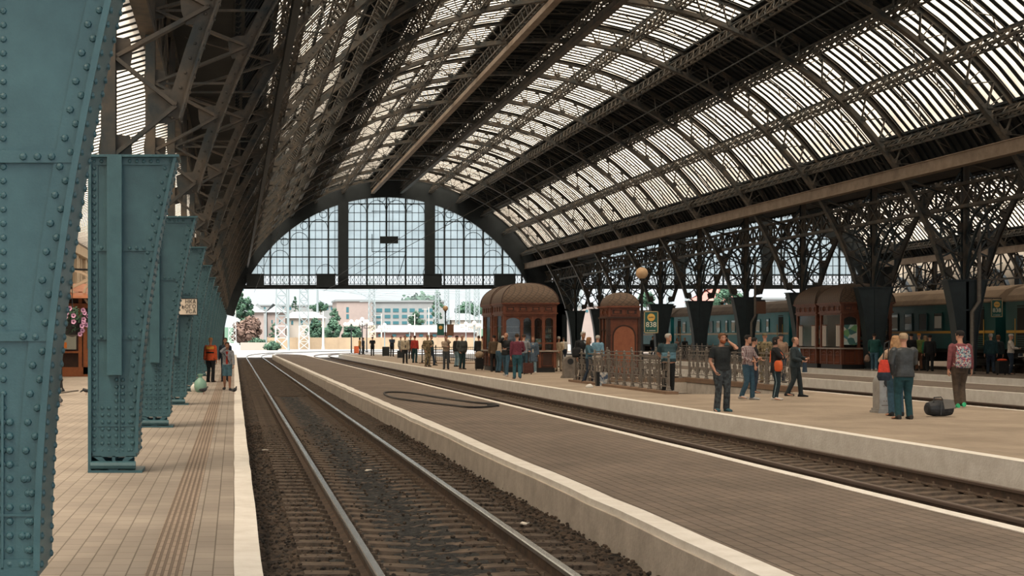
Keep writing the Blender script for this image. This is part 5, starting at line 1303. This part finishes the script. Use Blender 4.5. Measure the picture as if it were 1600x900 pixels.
    def M_(spec, nm):
        return spec if isinstance(spec, bpy.types.Material) else cloth('%02x%02x%02x' % tuple(int(255*v) for v in spec), spec)
    kind, tc_ = top[0], top[1]; gg = .014
    if near: vc = vox*1.15
    else: vc = vox
    # trousers
    bk, bc = bottom
    t = MB()
    if bk == 'skirt': stack(t, [(0, 0, .52, .21, .17), (0, 0, .7, .19, .15), (0, 0, .9, .17, .125), (0, 0, 1.03, .15, .11)])
    else:
        stack(t, [(0, 0, .79, .15, .11), (0, 0, .86, .165*tw+.006, .122), (0, 0, .95, .168*tw+.006, .12+bel*.6), (0, 0, 1.04, .152*tw+.006, .108+bel*.6)])
        for sd in (-1, 1): legtube(t, sd, .014, .5 if bk == 'shorts' else None, wide=1.12 if bk == 'wide' else 1.)
    fuse(t, vc, 'skirt' if bk == 'skirt' else ('shorts' if bk == 'shorts' else 'trousers'), M_(bc, 'b'), g, 2)
    # top
    t = MB(); zh = {'shirt': .93, 'tee': .92, 'jacket': .86, 'coat': .56, 'long': .76}[kind]
    if kind == 'coat':
        stack(t, [(0, .0, .56, .22, .17), (0, 0, .75, .205, .15)]); 
    torso(t, gg+(.012 if kind in ('jacket', 'coat') else 0), max(zh, .82), 1.455, .012)
    if kind in ('coat', 'long'): stack(t, [(0, 0, zh, .205 if kind == 'coat' else .19, .155 if kind == 'coat' else .15), (0, 0, .86, .185, .14)])
    sleeves(t, .011 if kind in ('shirt', 'tee') else .02, kind != 'tee')
    t.tube([NK+Vector((0, -.004, -.02)), NK+Vector((0, 0, .022))], [.078, .066], 12) if kind != 'tee' else None
    fuse(t, vc, {'shirt': 'shirt', 'tee': 't_shirt', 'jacket': 'jacket', 'coat': 'coat', 'long': 'blouse'}[kind], M_(tc_, 't'), g, 2)
    # shoes
    for sd in (-1, 1):
        ank = LEG[sd][2]; b = MB(); e = .009
        b.rings([[(ank.x+sd*.006*i_+(w_+e)*math.cos(2*PI*q/12), ank.y+y_, max(0., ank.z-.085+h_+(hh+e)*math.sin(2*PI*q/12))) for q in range(12)] for i_, (y_, w_, hh, h_) in enumerate(((.085, .025, .025, .03), (.06, .036, .045, .045), (0, .040, .048, .048), (-.08, .048, .030, .036), (-.15, .046, .020, .028), (-.20, .02, .013, .02)))])
        b.build('shoe', M_(shoes, 's'), g, smooth=True)
    # hair
    hk, hc = hair
    if hk != 'bald':
        RR = []; e = .010 if hk != 'hat' else .014
        lo = {'short': -.01, 'balding': -.03, 'bob': -.10, 'long': -.10, 'cap': .03, 'hat': .03}[hk]
        b = MB()
        for z, rx, ry in ((lo, .072, .09), (.0, .074, .094), (.035, .077, .098), (.07, .074, .092), (.098, .058, .072), (.118, .03, .04)):
            if z < lo: continue
            fr = {-1: 0}.get(1, 0)
            ring = []
            for q in range(20):
                a = 2*PI*q/20; sn = math.sin(a); yy = (ry+e)*sn
                front = (-.045 if z < .055 else -.086) if hk in ('short', 'bob', 'long') else (-.01 if hk == 'balding' and z < .12 else -.10)
                if hk == 'balding' and z > .05: front = .02
                yy = max(yy, front)
                ring.append(tuple(hp_((rx+e)*math.cos(a), yy, z)))
            RR.append(ring)
        b.rings(RR)
        if hk == 'long':
            b.rings([[tuple(hp_(w_*math.cos(2*PI*q/12), yc+d_*math.sin(2*PI*q/12), z)) for q in range(12)] for z, w_, d_, yc in ((.02, .085, .05, .06), (-.08, .092, .045, .07), (-.17, .098, .04, .075), (-.27, .085, .03, .085), (-.33, .05, .015, .09))])
            for sx in (-1, 1): b.tube([hp_(sx*.072, -.02, .03), hp_(sx*.086, -.01, -.08), hp_(sx*.09, 0, -.2)], [.022, .03, .02], 8)
        if hk == 'bob':
            b.rings([[tuple(hp_(w_*math.cos(2*PI*q/12), yc+d_*math.sin(2*PI*q/12), z)) for q in range(12)] for z, w_, d_, yc in ((.03, .088, .06, .04), (-.05, .092, .055, .045), (-.11, .08, .04, .05))])
        if hk == 'cap': b.rings([[tuple(hp_(w_*math.cos(PI+PI*q/8), -.06-.08*math.sin(PI*q/8), z)) for q in range(9)] for z, w_ in ((.045, .07), (.055, .07))])
        fuse(b, vox*.8, 'hair' if hk not in ('cap', 'hat') else 'cap', M_(hc, 'h'), g, 3)
    if beard:
        b = MB(); b.rings([[tuple(hp_(w_*math.cos(PI+PI*q/10), -.02-d_*math.sin(PI*q/10), z)) for q in range(11)]+[tuple(hp_(w_*.8*math.cos(-PI*q/10), -.02-(d_-.03)*math.sin(PI*(10-q)/10)*1., z)) for q in range(11)] for z, w_, d_ in ((-.125, .03, .07), (-.11, .052, .085), (-.08, .066, .085), (-.055, .070, .078), (-.04, .072, .060))])
        fuse(b, vox*.8, 'beard', M_(beard, 'h'), g, 2)
    if near and Y < 62:
        for sd in (-1, 1): MB().ball(tuple(hp_(sd*.030, -.0845, .012)), (.011, .006, .006), 8, 5).build('eye', BLACK, g)
    for ex in extras:
        kd = ex[0]
        if kd == 'backpack_strap': pass
        if kd == 'tie': MB().plate([(-.02, 1.42), (.02, 1.42), (.03, 1.1), (0, 1.06), (-.03, 1.1)], -.175, -.165).build('tie', M_(ex[1], 't'), g)
        if kd == 'stripe':
            for sd in (-1, 1):
                hip, kn, ank = LEG[sd]; MB().tube([hip+Vector((sd*.10, 0, -.05)), kn+Vector((sd*.072, 0, 0)), ank+Vector((sd*.068, 0, .0))], .008, 5).build('side_stripe', M_(ex[1], 't'), g)
        if kd == 'shirtfront': b = MB(); torso(b, gg+.026, .95, 1.42); me = b.v; bb = MB(); stack(bb, [(0, -.085-bel+ln(z), z, .05, .055) for z in (.96, 1.1, 1.3, 1.42)]); fuse(bb, vc, 'shirt', M_(ex[1], 't'), g, 1)
        if kd == 'mask': b = MB(); b.ball(tuple(hp_(0, -.072, -.05)), (.045, .03, .042), 12, 8); b.build('face_mask', M_(ex[1], 't'), g, smooth=True)
        if kd == 'band':    # coloured chest band on a top
            b = MB(); torso(b, gg+.006+(.012 if kind in ('jacket', 'coat') else 0), ex[2], ex[3]); fuse(b, vc, 'chest_band', M_(ex[1], 't'), g, 1)
        if kd == 'phone': 
            W_ = ARM[ex[1]][2]; MB().box(W_.x-.035, W_.x+.035, W_.y-.13, W_.y-.02, W_.z+.0, W_.z+.012).build('phone', BLACK, g)
    return g
def at(p, dx, dy, dz):      # point in a person's own frame, in world space
    s = p.scale[0]; a = p.rotation_euler[2]; return (p.location.x+s*(dx*math.cos(a)-dy*math.sin(a)), p.location.y+s*(dx*math.sin(a)+dy*math.cos(a)), p.location.z+s*dz)
def backpack(p, m, label, w=.30, h=.44, d=.16, z=1.0, side=1, m2=None):
    g = tag(empty('backpack', at(p, 0, .13*1, z-.02), p.rotation_euler[2]), label, 'backpack')
    b = MB(); stack(b, [(0, d*.5, 0, w*.46, d*.42), (0, d*.5, .04, w*.5, d*.5), (0, d*.5, h*.6, w*.5, d*.5), (0, d*.5, h*.9, w*.42, d*.42), (0, d*.5, h, w*.25, d*.25)]); fuse(b, .012, 'bag_body', m, g, 2)
    b = MB(); stack(b, [(0, d*1.02, .04, w*.36, d*.2), (0, d*1.04, h*.42, w*.36, d*.2), (0, d*1.0, h*.48, w*.3, d*.15)]); fuse(b, .012, 'front_pocket', m2 or m, g, 2)
    for s in (-1, 1):
        MB().tube([Vector((s*w*.3, d*.15, h*.9)), Vector((s*w*.34, -.02, h*1.02)), Vector((s*w*.36, -.18, h*.95)), Vector((s*w*.40, -.25, h*.7)), Vector((s*w*.46, -.19, h*.3)), Vector((s*w*.46, .0, h*.12))], .016, 6).build('strap', m2 or m, g)
    return g
def suitcase(px, py, w, h, d, m, label, yaw=0, z0=0, handle=True):
    X, Y = gp(px, py, z0); g = tag(empty('suitcase', (X, Y, z0), R(yaw)), label, 'suitcase')
    b = MB(); r = .04; n = 4; pts = []
    for cx, cz, a0_ in ((w/2-r, h-r, 0), (-w/2+r, h-r, 90), (-w/2+r, .06+r, 180), (w/2-r, .06+r, 270)):
        for i in range(n+1): a = R(a0_+90*i/n); pts.append((cx+r*math.cos(a), cz+r*math.sin(a)))
    b.plate(pts, -d/2, d/2).build('shell', m, g)
    MB().plate([(-w*.38, .14), (w*.38, .14), (w*.38, h*.75), (-w*.38, h*.75)], -d/2-.02, -d/2).build('front_pocket', m, g)
    if handle: MB().tube([(-w*.28, d*.3, h), (-w*.28, d*.3, h+.42)], .012, 6).tube([(w*.28, d*.3, h), (w*.28, d*.3, h+.42)], .012, 6).tube([(-w*.3, d*.3, h+.42), (w*.3, d*.3, h+.42)], .018, 6).build('pull_handle', BLACK, g)
    for s in (-1, 1): MB().tube([(s*w*.38-.02, d*.3, .035), (s*w*.38+.02, d*.3, .035)], .035, 10).build('wheel', BLACK, g)
    return g
C = dict(black=(.012, .014, .017), navy=(.02, .035, .06), jean=(.035, .085, .13), dteal=(.012, .045, .055), beige=(.36, .28, .20), grey=(.16, .17, .18), lgrey=(.33, .34, .35), maroon=(.15, .03, .045), red=(.38, .04, .03), blue=(.15, .30, .42), white=(.62, .60, .57), brown=(.10, .07, .045), olive=(.14, .12, .07), denim=(.06, .14, .19), jblue=(.03, .10, .13))
HB, HD_, HG, HBL, HR = (.05, .032, .022), (.015, .012, .012), (.42, .40, .37), (.42, .25, .13), (.15, .07, .035)
PL = plaid('plaid_red_navy', (.11, .03, .04), (.42, .38, .38), 150); PLB = plaid('plaid_blue', (.05, .09, .14), (.4, .4, .42), 110)
CAMO = blotch('camouflage', [(.14, .11, .06), (.26, .21, .13), (.07, .06, .035), (.2, .16, .09)], 16)
CAMOD = blotch('dark_camouflage', [(.035, .045, .055), (.055, .07, .08), (.02, .026, .032)], 20)
LEATH = mat('black_leather', (.045, .052, .058), .42, var=.35, vscale=9, bump=.5, bscale=12)
# --- left platform
shorts = person(355, 610, 535, -4, 'man in grey hoodie, red shirt and blue shorts walking on the left platform', ('shirt', (.30, .32, .35)), ('shorts', (.08, .17, .22)), C['black'], ('short', HB), 'b', arms=dict(r='mouth', l='swing'), step=.25, extras=(('shirtfront', C['red']),))
MB().tube([(-.12, -.155, 1.36), (.0, -.175, 1.18), (.10, -.16, 1.0)], .012, 6).build('bag_strap', BLACK, shorts)
person(329, 597, 529, 160, 'person in orange and black work jacket standing beside the blue columns', ('jacket', (.55, .09, .03)), ('wide', C['black']), C['black'], ('cap', (.45, .22, .08)), 'b', H=1.64, extras=(('band', C['black'], 1.14, 1.26), ('band', (.75, .34, .05), 1.30, 1.42)))
person(352, 596, 528, 0, 'dark-haired man half hidden behind the man in blue shorts', ('shirt', C['navy']), ('trousers', C['navy']), C['black'], ('short', HD_), 'a', H=1.64)
# --- far group
FG = 'distant passengers on the crowded platform'
def far(px, py, hy, yaw, label, top, bot, hair=('short', HB), **k):
    return person(px, py, hy, yaw, label, top, bot, C['black'], hair, near=False, group=FG, **k)
far(562, 554, 531, 90, 'distant person in yellow jacket next to an orange suitcase', ('jacket', (.55, .30, .08)), ('trousers', C['black']), ('bob', HD_), sex='f', H=1.66)
far(567.5, 554, 532, 60, 'distant person in dark clothes right beside the yellow jacket', ('jacket', C['navy']), ('trousers', C['black']), H=1.66)
suitcase(557, 553, .5, .8, .3, cloth('orange_case', (.6, .12, .04)), 'orange-red suitcase standing left of the yellow jacket', handle=False)
far(582, 556, 531, 180, 'distant person in black seen against the pale yard, arms folded', ('tee', C['black']), ('trousers', C['black']), ('short', HD_), arms=dict(l='front', r='front'), H=1.72)
far(612.5, 557, 528, 0, 'tall distant person in black jacket right of a round-topped black suitcase', ('jacket', C['navy']), ('trousers', C['black']), ('short', HD_), arms=dict(l='cross', r='cross'), H=1.82)
suitcase(603, 557, .62, .86, .35, cloth('charcoal', (.03, .035, .04)), 'round-topped charcoal suitcase standing alone on the far platform', handle=False)
far(626, 559, 531, 30, 'distant person in pale shirt behind a dark suitcase', ('shirt', (.3, .3, .27)), ('trousers', C['grey']), H=1.72)
suitcase(625, 560, .42, .62, .3, cloth('charcoal', (.03, .035, .04)), 'dark suitcase left of the man in the beige waistcoat', handle=False)
far(633, 568, 531, 0, 'man in open beige jacket over black standing with a suitcase', ('jacket', (.42, .36, .27)), ('trousers', C['black']), ('short', HR), extras=(('shirtfront', C['black']),), H=1.78)
far(641.5, 561, 527, -10, 'man in black T-shirt between beige jacket and red shirt', ('tee', C['black']), ('trousers', C['black']), ('short', HD_), H=1.78)
far(648, 567, 529, 150, 'man in red long-sleeved shirt with dark jeans seen from behind', ('shirt', C['red']), ('trousers', C['dteal']), ('short', HD_), H=1.78)
far(668, 573, 529, 20, 'soldier in brown camouflage uniform on the far platform', ('jacket', CAMO), ('trousers', CAMO), ('cap', CAMO), arms=dict(l='front', r='pocket'), H=1.80)
far(673.5, 571, 527, 60, 'man in dark jacket and cap leaning behind the soldier', ('jacket', C['dteal']), ('trousers', C['navy']), ('cap', C['brown']), step=.6, H=1.80)
far(697, 577, 531, -10, 'man in beige patterned shirt with folded arms and hand on his chin', ('shirt', (.33, .26, .20)), ('trousers', (.06, .07, .08)), ('short', HB), arms=dict(l='mouth', r='cross'), H=1.76)
far(713.5, 573, 529, 120, 'man in black jacket and cap with light jeans', ('jacket', C['black']), ('trousers', (.16, .26, .32)), ('cap', C['black']), H=1.76)
far(722, 577, 530, 20, 'stout man in dark grey jacket beside the black jacket', ('jacket', (.06, .07, .07)), ('trousers', C['dteal']), ('short', HG), build=1.25, arms=dict(l='pocket', r='pocket'), H=1.78)
far(748, 572, 528, 190, 'person in black behind the left end of the first kiosk', ('jacket', C['black']), ('trousers', C['black']), H=1.76)
far(754, 572, 529, 170, 'person in beige shirt behind the left end of the first kiosk', ('shirt', (.4, .3, .2)), ('trousers', C['black']), ('short', HD_), H=1.74)
far(38+340, 545, 531, 0, 'tiny distant person in red beyond the end of the left platform', ('shirt', (.5, .12, .08)), ('trousers', C['navy']), H=1.6, z0=-.3) if False else None
far(368, 546, 533, 0, 'tiny distant person in pale clothes beyond the left columns', ('shirt', C['white']), ('trousers', C['lgrey']), H=1.6, z0=-.3)
# --- first kiosk group
bag = suitcase(749, 578.5, .40, .60, .3, cloth('blackcase', (.012, .013, .015)), 'black suitcase with a beige bag on top at the left end of the first kiosk', handle=False)
MB().ball((0, 0, .78), (.24, .16, .19), 12, 8).build('beige_bag', cloth('beige_bag', C['beige']), bag, smooth=True)
K1 = 'customers at the first kiosk'
person(779, 582, 528, 115, 'bald man in beige sweater leaning on the first kiosk counter', ('shirt', (.38, .30, .23)), ('trousers', C['jean']), C['black'], ('balding', HG), 'a', lean=.38, arms=dict(l='table', r='table'), H=1.74)
person(772, 580.8, 524, 178, 'man in brown jacket with back turned behind the beige sweater', ('jacket', C['brown']), ('trousers', C['black']), C['black'], ('short', HD_), near=False, H=1.76)
person(791, 588, 523, -30, 'tall bald man in black jacket striding past the first kiosk with hand at mouth', ('jacket', C['black']), ('trousers', C['jean']), (.3, .3, .3), ('balding', HG), 'b', arms=dict(r='mouth', l='front'), step=.8, H=1.84, extras=(('band', C['lgrey'], 1.06, 1.1),))
person(808, 592, 526.5, 175, 'man in maroon checked shirt walking away towards the first kiosk', ('shirt', mat('maroon_check', (.15, .035, .06), .9, var=.4, vscale=40)), ('trousers', (.03, .11, .15)), (.03, .07, .10), ('short', HB), 'a', arms=dict(l='down', r='hold'), step=.15, build=1.15, H=1.80)
person(818.5, 584, 524, 150, 'man in pale plaid shirt behind the maroon shirt', ('shirt', PLB), ('trousers', C['jean']), C['black'], ('short', HB), 'a', near=False, H=1.80, arms=dict(l='front', r='front'))
person(833, 583, 527, -15, 'woman in long blue-grey cardigan and light jeans beside a brown suitcase', ('coat', (.07, .11, .16)), ('trousers', (.20, .32, .40)), (.5, .48, .45), ('bob', HR), 'a', 'f', arms=dict(r='hold', l='down'), extras=(('shirtfront', (.4, .36, .3)),), H=1.70)
suitcase(825, 585, .42, .52, .25, cloth('brown_case', (.09, .035, .03)), 'brown trolley suitcase with raised handle in front of the first kiosk')
person(873, 580, 530, 170, 'elderly man in beige shirt with hands behind his back right of the first kiosk', ('shirt', (.42, .34, .24)), ('trousers', (.38, .31, .23)), C['brown'], ('short', HG), 'b', arms=dict(l='back', r='back'), near=False, build=1.15, H=1.70)
person(881, 566, 533, 180, 'small distant person in white shirt right of the elderly man', ('shirt', C['white']), ('trousers', C['navy']), C['black'], ('short', HB), near=False, H=1.66)
# --- by the booth
msk = person(920, 599, 532, 62, 'woman with long hair and white face mask in a denim jacket and dark trousers', ('shirt', C['denim']), ('trousers', C['navy']), C['black'], ('long', (.26, .13, .06)), 'a', 'f', step=.5, arms=dict(l='front', r='front'), extras=(('mask', C['white']),), H=1.66)
grm = person(911, 597, 522, 20, 'tall man in dark suit standing behind the masked woman', ('jacket', C['black']), ('trousers', C['black']), C['black'], ('short', HG), 'b', extras=(('shirtfront', (.4, .46, .52)),), H=1.86)
bp = tag(empty('shoulder_bag', (grm.location.x-.28, grm.location.y-.25, .92)), 'black shoulder bag hanging at the left side of the masked woman', 'bag')
m_ = MB(); stack(m_, [(0, 0, 0, .16, .08), (0, 0, .06, .19, .10), (0, 0, .3, .18, .09), (0, 0, .36, .12, .06)]); fuse(m_, .014, 'bag_body', cloth('black_bag', C['black']), bp, 2); MB().tube([(-.1, 0, .32), (-.02, .1, .62), (.12, .15, .35)], .012, 6).build('strap', BLACK, bp)
person(934, 590, 528, 150, 'man in light blue shirt and pale trousers hidden behind the wooden booth', ('shirt', C['blue']), ('trousers', (.42, .38, .33)), C['brown'], ('short', HG), near=False, H=1.74, step=.5)
X, Y = gp(943, 603); g = tag(empty('patterned_carrier_bag', (X, Y, 0)), 'blue and white patterned carrier bag on the ground left of the railing', 'bag')
MB().quadbox([(-.14, -.1, 0), (.2, -.1, 0), (.2, .1, 0), (-.14, .1, 0), (-.16, -.08, .46), (.22, -.08, .46), (.22, .08, .46), (-.16, .08, .46)]).build('bag_body', blotch('bag_print', [(.5, .5, .5), (.08, .12, .2), (.3, .36, .42), (.65, .65, .62)], 14), g); MB().box(-.26, -.15, -.1, .1, 0, .48).build('dark_gusset', BLACK, g)
MB().tube([(-.05, -.09, .45), (-.02, -.09, .6), (.08, -.09, .6), (.12, -.09, .45)], .008, 5).build('handle', BLACK, g)
X, Y = gp(921, 606); g = MB(); stack(g, [(X, Y, 0, .12, .08), (X, Y, .05, .13, .09), (X, Y, .10, .08, .06), (X+.02, Y, .13, .03, .02)]); tag(g.build('white_plastic_bag', mat('white_plastic', (.7, .7, .68), .5)), 'small crumpled white plastic bag on the ground by the masked woman', 'bag')
# --- centre right
PO = cloth('polo_navy', (.025, .06, .075))
polo = person(1044, 614, 526.5, 12, 'stout white-haired man in blue polo shirt standing before the ornate railing', ('tee', PO), ('trousers', C['black']), (.25, .24, .23), ('short', HG), 'a', head_yaw=40, build=1.45, arms=dict(l='back', r='back'), extras=(('band', (.13, .27, .36), 1.0, 1.24),), z0=.0, spread=1.35, H=1.76)
brd = person(1128, 643, 521, 5, 'bearded man in black T-shirt and cargo trousers phoning on the platform edge', ('tee', cloth('black_tee', (.014, .019, .022))), ('wide', CAMOD), (.03, .09, .12), ('short', HR), 'a', build=1.12, head_yaw=8, arms=dict(l='phone', r='pocket'), beard=(.22, .065, .025), spread=1.1)
MB().box(.085, .10, -.09, -.01, 1.58, 1.72).build('phone', BLACK, brd)
pld = person(1168, 624.5, 524, 40, 'young man in red and navy checked shirt and jeans leaning near the railing', ('shirt', PL), ('trousers', C['jean']), (.4, .4, .4), ('short', HD_), 'a', arms=dict(l='front', r='hold'), step=.35, build=.95)
person(1178, 614, 528, 80, 'man in black T-shirt hidden behind the young man in checked shirt', ('tee', C['black']), ('trousers', C['navy']), C['black'], ('short', HD_), near=True, arms=dict(l='hold', r='down'))
cam_ = person(1195, 598, 526, 175, 'soldier in camouflage with a field pack seen from behind beyond the railing', ('jacket', CAMO), ('trousers', CAMO), C['brown'], ('cap', C['olive']), near=False, H=1.80)
backpack(cam_, CAMO, 'camouflage backpack worn by the soldier beyond the railing', .36, .5, .2, .98)
person(1220, 598, 527, 0, 'man half hidden behind the woman with the orange bag', ('shirt', (.3, .2, .14)), ('trousers', C['navy']), C['black'], ('cap', C['black']), near=False, H=1.78)
wo = person(1212, 625, 531, 60, 'woman in long black top with an orange shoulder bag and white shoes', ('coat' if False else 'long', C['black']), ('trousers', (.012, .03, .04)), C['white'], ('bob', HD_), 'a', 'f', build=1.12, arms=dict(l='cross', r='cross'), extras=(('stripe', (.25, .35, .4)),), H=1.66)
ob = tag(empty('shoulder_bag', at(wo, -.20, -.10, .80), wo.rotation_euler[2]+.9), 'orange round shoulder bag hanging in front of the woman in black', 'bag')
m_ = MB(); stack(m_, [(0, 0, .0, .08, .05), (0, 0, .05, .14, .065), (0, 0, .17, .15, .065), (0, 0, .26, .11, .05), (0, 0, .29, .05, .03)]); ORB = mat('orange_leather', (.62, .12, .035), .45); fuse(m_, .011, 'bag_body', ORB, ob, 2)
m_ = MB(); stack(m_, [(0, -.035, .13, .07, .05), (0, -.035, .18, .12, .055), (0, -.02, .27, .11, .055)]); fuse(m_, .011, 'flap', ORB, ob, 2)
c0, c1 = Vector(at(wo, -.17, -.15, 1.06)), Vector(at(wo, .08, -.02, 1.44)); M1 = at(wo, -.08, -.20, 1.26)
iv = Matrix.LocRotScale(ob.location, ob.rotation_euler, None).inverted(); MB().tube([iv@c0, iv@Vector(M1), iv@c1, iv@Vector(at(wo, .05, .14, 1.36)), iv@Vector(at(wo, -.18, .12, 1.05))], .014, 6).build('strap', ORB, ob)
su = person(1242, 620, 527, 55, 'bald man in dark suit and light blue shirt holding a phone', ('jacket', (.022, .035, .042)), ('trousers', (.015, .025, .03)), C['black'], ('balding', (.1, .07, .05)), 'a', arms=dict(l='front', r='hold'), step=.55, build=1.15, extras=(('shirtfront', (.14, .28, .36)), ('phone', 1)))
fb = tag(empty('document_bag', at(su, .24, -.22, .72), su.rotation_euler[2]), 'dark folded bag held by the man in the suit', 'bag'); MB().quadbox([(-.12, -.04, 0), (.12, -.04, .0), (.12, .04, 0), (-.12, .04, 0), (-.10, -.02, .3), (.10, -.02, .3), (.10, .02, .3), (-.10, .02, .3)]).build('bag_body', cloth('navy_bag', (.03, .06, .1)), fb); MB().tube([(-.06, 0, .29), (0, 0, .38), (.06, 0, .29)], .01, 5).build('handle', BLACK, fb)
far(1020, 560, 528, 30, 'dark-clothed person standing under the 838 sign', ('jacket', C['black']), ('trousers', C['navy']), H=1.76, step=.4)
far(1058, 560, 532, 20, 'person in pale pink behind the far railing', ('shirt', (.5, .33, .28)), ('trousers', C['grey']), ('bob', HR), sex='f', H=1.52, z0=.1)
far(1070, 560.3, 531, -20, 'person in black beside the pale pink one behind the far railing', ('jacket', C['black']), ('trousers', C['black']), ('bob', HBL), sex='f', H=1.55, z0=.1)
# --- right
car = person(1366, 579.5, 523, 150, 'person in dark green coat passing the twin-domed kiosk with bags', ('jacket', (.012, .075, .07)), ('trousers', (.05, .12, .17)), (.4, .4, .4), ('short', HD_), near=False, step=.7, z0=.1, H=1.75, arms=dict(l='swing', r='reach'))
gb_ = tag(empty('garment_bag', at(car, -.3, -.35, .35), car.rotation_euler[2]), 'dark green coat bundle carried by the person at the twin-domed kiosk', 'bag')
m_ = MB(); m_.tube([(-.0, 0, .0), (.05, 0, .35), (.15, 0, .75), (.35, 0, .85)], [.08, .16, .18, .12], 10); m_.build('bundle', cloth('dark_green', (.012, .09, .09)), gb_, smooth=True)
sb = tag(empty('shopping_bag', at(car, .32, -.1, .42), 0), 'small brown shopping bag in the left hand of the person at the kiosk', 'bag'); m_ = MB(); stack(m_, [(0, 0, 0, .08, .06), (0, 0, .08, .13, .09), (0, 0, .25, .10, .07), (0, 0, .34, .03, .03)]); m_.build('bag_body', cloth('bagbrown', (.25, .17, .13)), sb)
bl = person(1400, 650, 525, 175, 'blonde woman half hidden behind the man in the leather jacket', ('shirt', (.50, .36, .26)), ('trousers', C['jean']), C['black'], ('long', HBL), 'a', 'f', arms=dict(r='shoulder', l='shoulder'))
lj = person(1412, 655, 521, 178, 'grey-haired man in black leather jacket and dark jeans seen from behind', ('jacket', LEATH), ('trousers', (.014, .06, .075)), (.03, .03, .03), ('short', HBL if False else (.40, .30, .2)), 'a', build=1.16, arms=dict(r='front', l='pocket'), spread=1.15)
rb_ = tag(empty('shoulder_bag', (lj.location.x-.42, lj.location.y-.05, .78)), 'red and black bucket bag hanging left of the leather jacket', 'bag')
m_ = MB(); stack(m_, [(0, 0, .0, .11, .07), (0, 0, .08, .14, .09), (0, 0, .17, .125, .085)]); fuse(m_, .011, 'dark_base', cloth('navybag', (.02, .03, .05)), rb_, 2)
m_ = MB(); stack(m_, [(0, 0, .16, .122, .083), (0, 0, .3, .105, .07), (0, 0, .42, .07, .045)]); fuse(m_, .011, 'red_top', cloth('redbag', (.55, .05, .03)), rb_, 2)
MB().tube([(-.02, 0, .40), (.04, .05, .75), (.16, .12, .80), (.10, .05, .42)], .012, 6).build('strap', BLACK, rb_)
X, Y = gp(1467, 651); dg_ = tag(empty('duffel_bag', (X, Y, 0)), 'black duffel bag with an open flap standing on the platform', 'bag')
BB = mat('black_nylon', (.02, .024, .03), .55, var=.3, vscale=10, bump=.4, bscale=14)
m_ = MB(); RR = []
for x, w_, h_ in ((-.27, .10, .10), (-.24, .15, .16), (-.12, .17, .20), (0, .17, .215), (.12, .17, .20), (.24, .15, .17), (.27, .1, .12)):
    RR.append([(x, w_*math.cos(2*PI*q/14), .165+max(-.16, h_*.85*math.sin(2*PI*q/14))*(1 if math.sin(2*PI*q/14) > 0 else .95)) for q in range(14)])
m_.rings(RR); fuse(m_, .011, 'bag_body', BB, dg_, 3)
m_ = MB(); m_.quadbox([(.02, -.2, .16), (.27, -.18, .18), (.26, -.12, .32), (.03, -.12, .34), (.03, -.205, .17), (.26, -.19, .19), (.25, -.10, .35), (.04, -.10, .37)]); m_.build('flap', mat('grey_flap', (.12, .115, .11), .6), dg_)
MB().tube([(-.16, -.1, .3), (-.13, -.06, .40), (.02, -.05, .41), (.06, -.1, .32)], .012, 6).build('handle', BLACK, dg_); MB().box(-.05, -.03, -.18, -.17, .04, .3).build('strap', LEATH, dg_)
stu = person(1500, 637, 517, 172, 'young man in maroon sweater with a patterned backpack walking away in green shoes', ('shirt', (.20, .065, .075)), ('trousers', (.075, .055, .04)), (.04, .42, .2), ('short', HD_), 'a', head_yaw=35, arms=dict(l='down', r='down'), step=.1, spread=.5)
backpack(stu, blotch('backpack_print', [(.45, .42, .42), (.10, .05, .09), (.45, .12, .16), (.08, .14, .24), (.5, .5, .48), (.22, .38, .42)], 38), 'colourful patterned backpack on the young man in maroon', .34, .50, .18, .93, m2=blotch('backpack_print2', [(.5, .48, .46), (.40, .08, .10), (.06, .08, .16), (.5, .45, .4)], 44))
far(1436, 579, 522, 175, 'person in green jacket and orange-yellow cap beside the green carriage', ('jacket', (.16, .20, .06)), ('trousers', (.14, .06, .035)), ('cap', (.62, .25, .03)), z0=.1, H=1.74)
far(1446, 579, 526, 200, 'light-haired person in bright green top in the group by the carriage', ('jacket', (.02, .20, .10)), ('trousers', C['black']), ('long', (.3, .2, .12)), sex='f', z0=.1, H=1.64)
far(1453, 580, 528, 150, 'person in black with white shoes, rightmost of the group by the carriage', ('jacket', C['black']), ('trousers', C['black']), ('short', HD_), z0=.1, H=1.66)
far(1424, 579, 522, 180, 'dark-haired person left of the orange-yellow cap by the carriage', ('jacket', C['black']), ('trousers', C['black']), ('short', HD_), z0=.1, H=1.74)
far(1548, 584, 524, 160, 'person in dark coat with bald head right of the large arcade column', ('jacket', C['dteal']), ('trousers', C['navy']), ('balding', HG), z0=.1, H=1.72, step=.4)
far(1560, 583.5, 528, 190, 'dark-haired person in dark coat by the carriage door, behind the red suitcase', ('jacket', (.02, .03, .035)), ('trousers', C['black']), ('bob', HR), z0=.1, H=1.66)
far(1579, 585, 527, 60, 'man in white shirt and cap standing at the open carriage door', ('shirt', (.55, .50, .45)), ('trousers', C['navy']), ('cap', (.5, .45, .4)), z0=.1, H=1.70, build=1.2, arms=dict(l='front', r='front'))
far(1511, 582, 527, 180, 'person hidden behind the student by the big arcade column', ('shirt', (.2, .04, .03)), ('trousers', C['black']), z0=.1, H=1.66)
sc_ = suitcase(1566, 586, .42, .58, .28, cloth('blackcase', (.012, .013, .015)), 'black suitcase with a red-orange top by the carriage door', z0=.1, handle=False); MB().ball((0, 0, .62), (.22, .14, .06), 12, 6).build('red_jacket', cloth('redtop', (.6, .08, .03)), sc_, smooth=True)
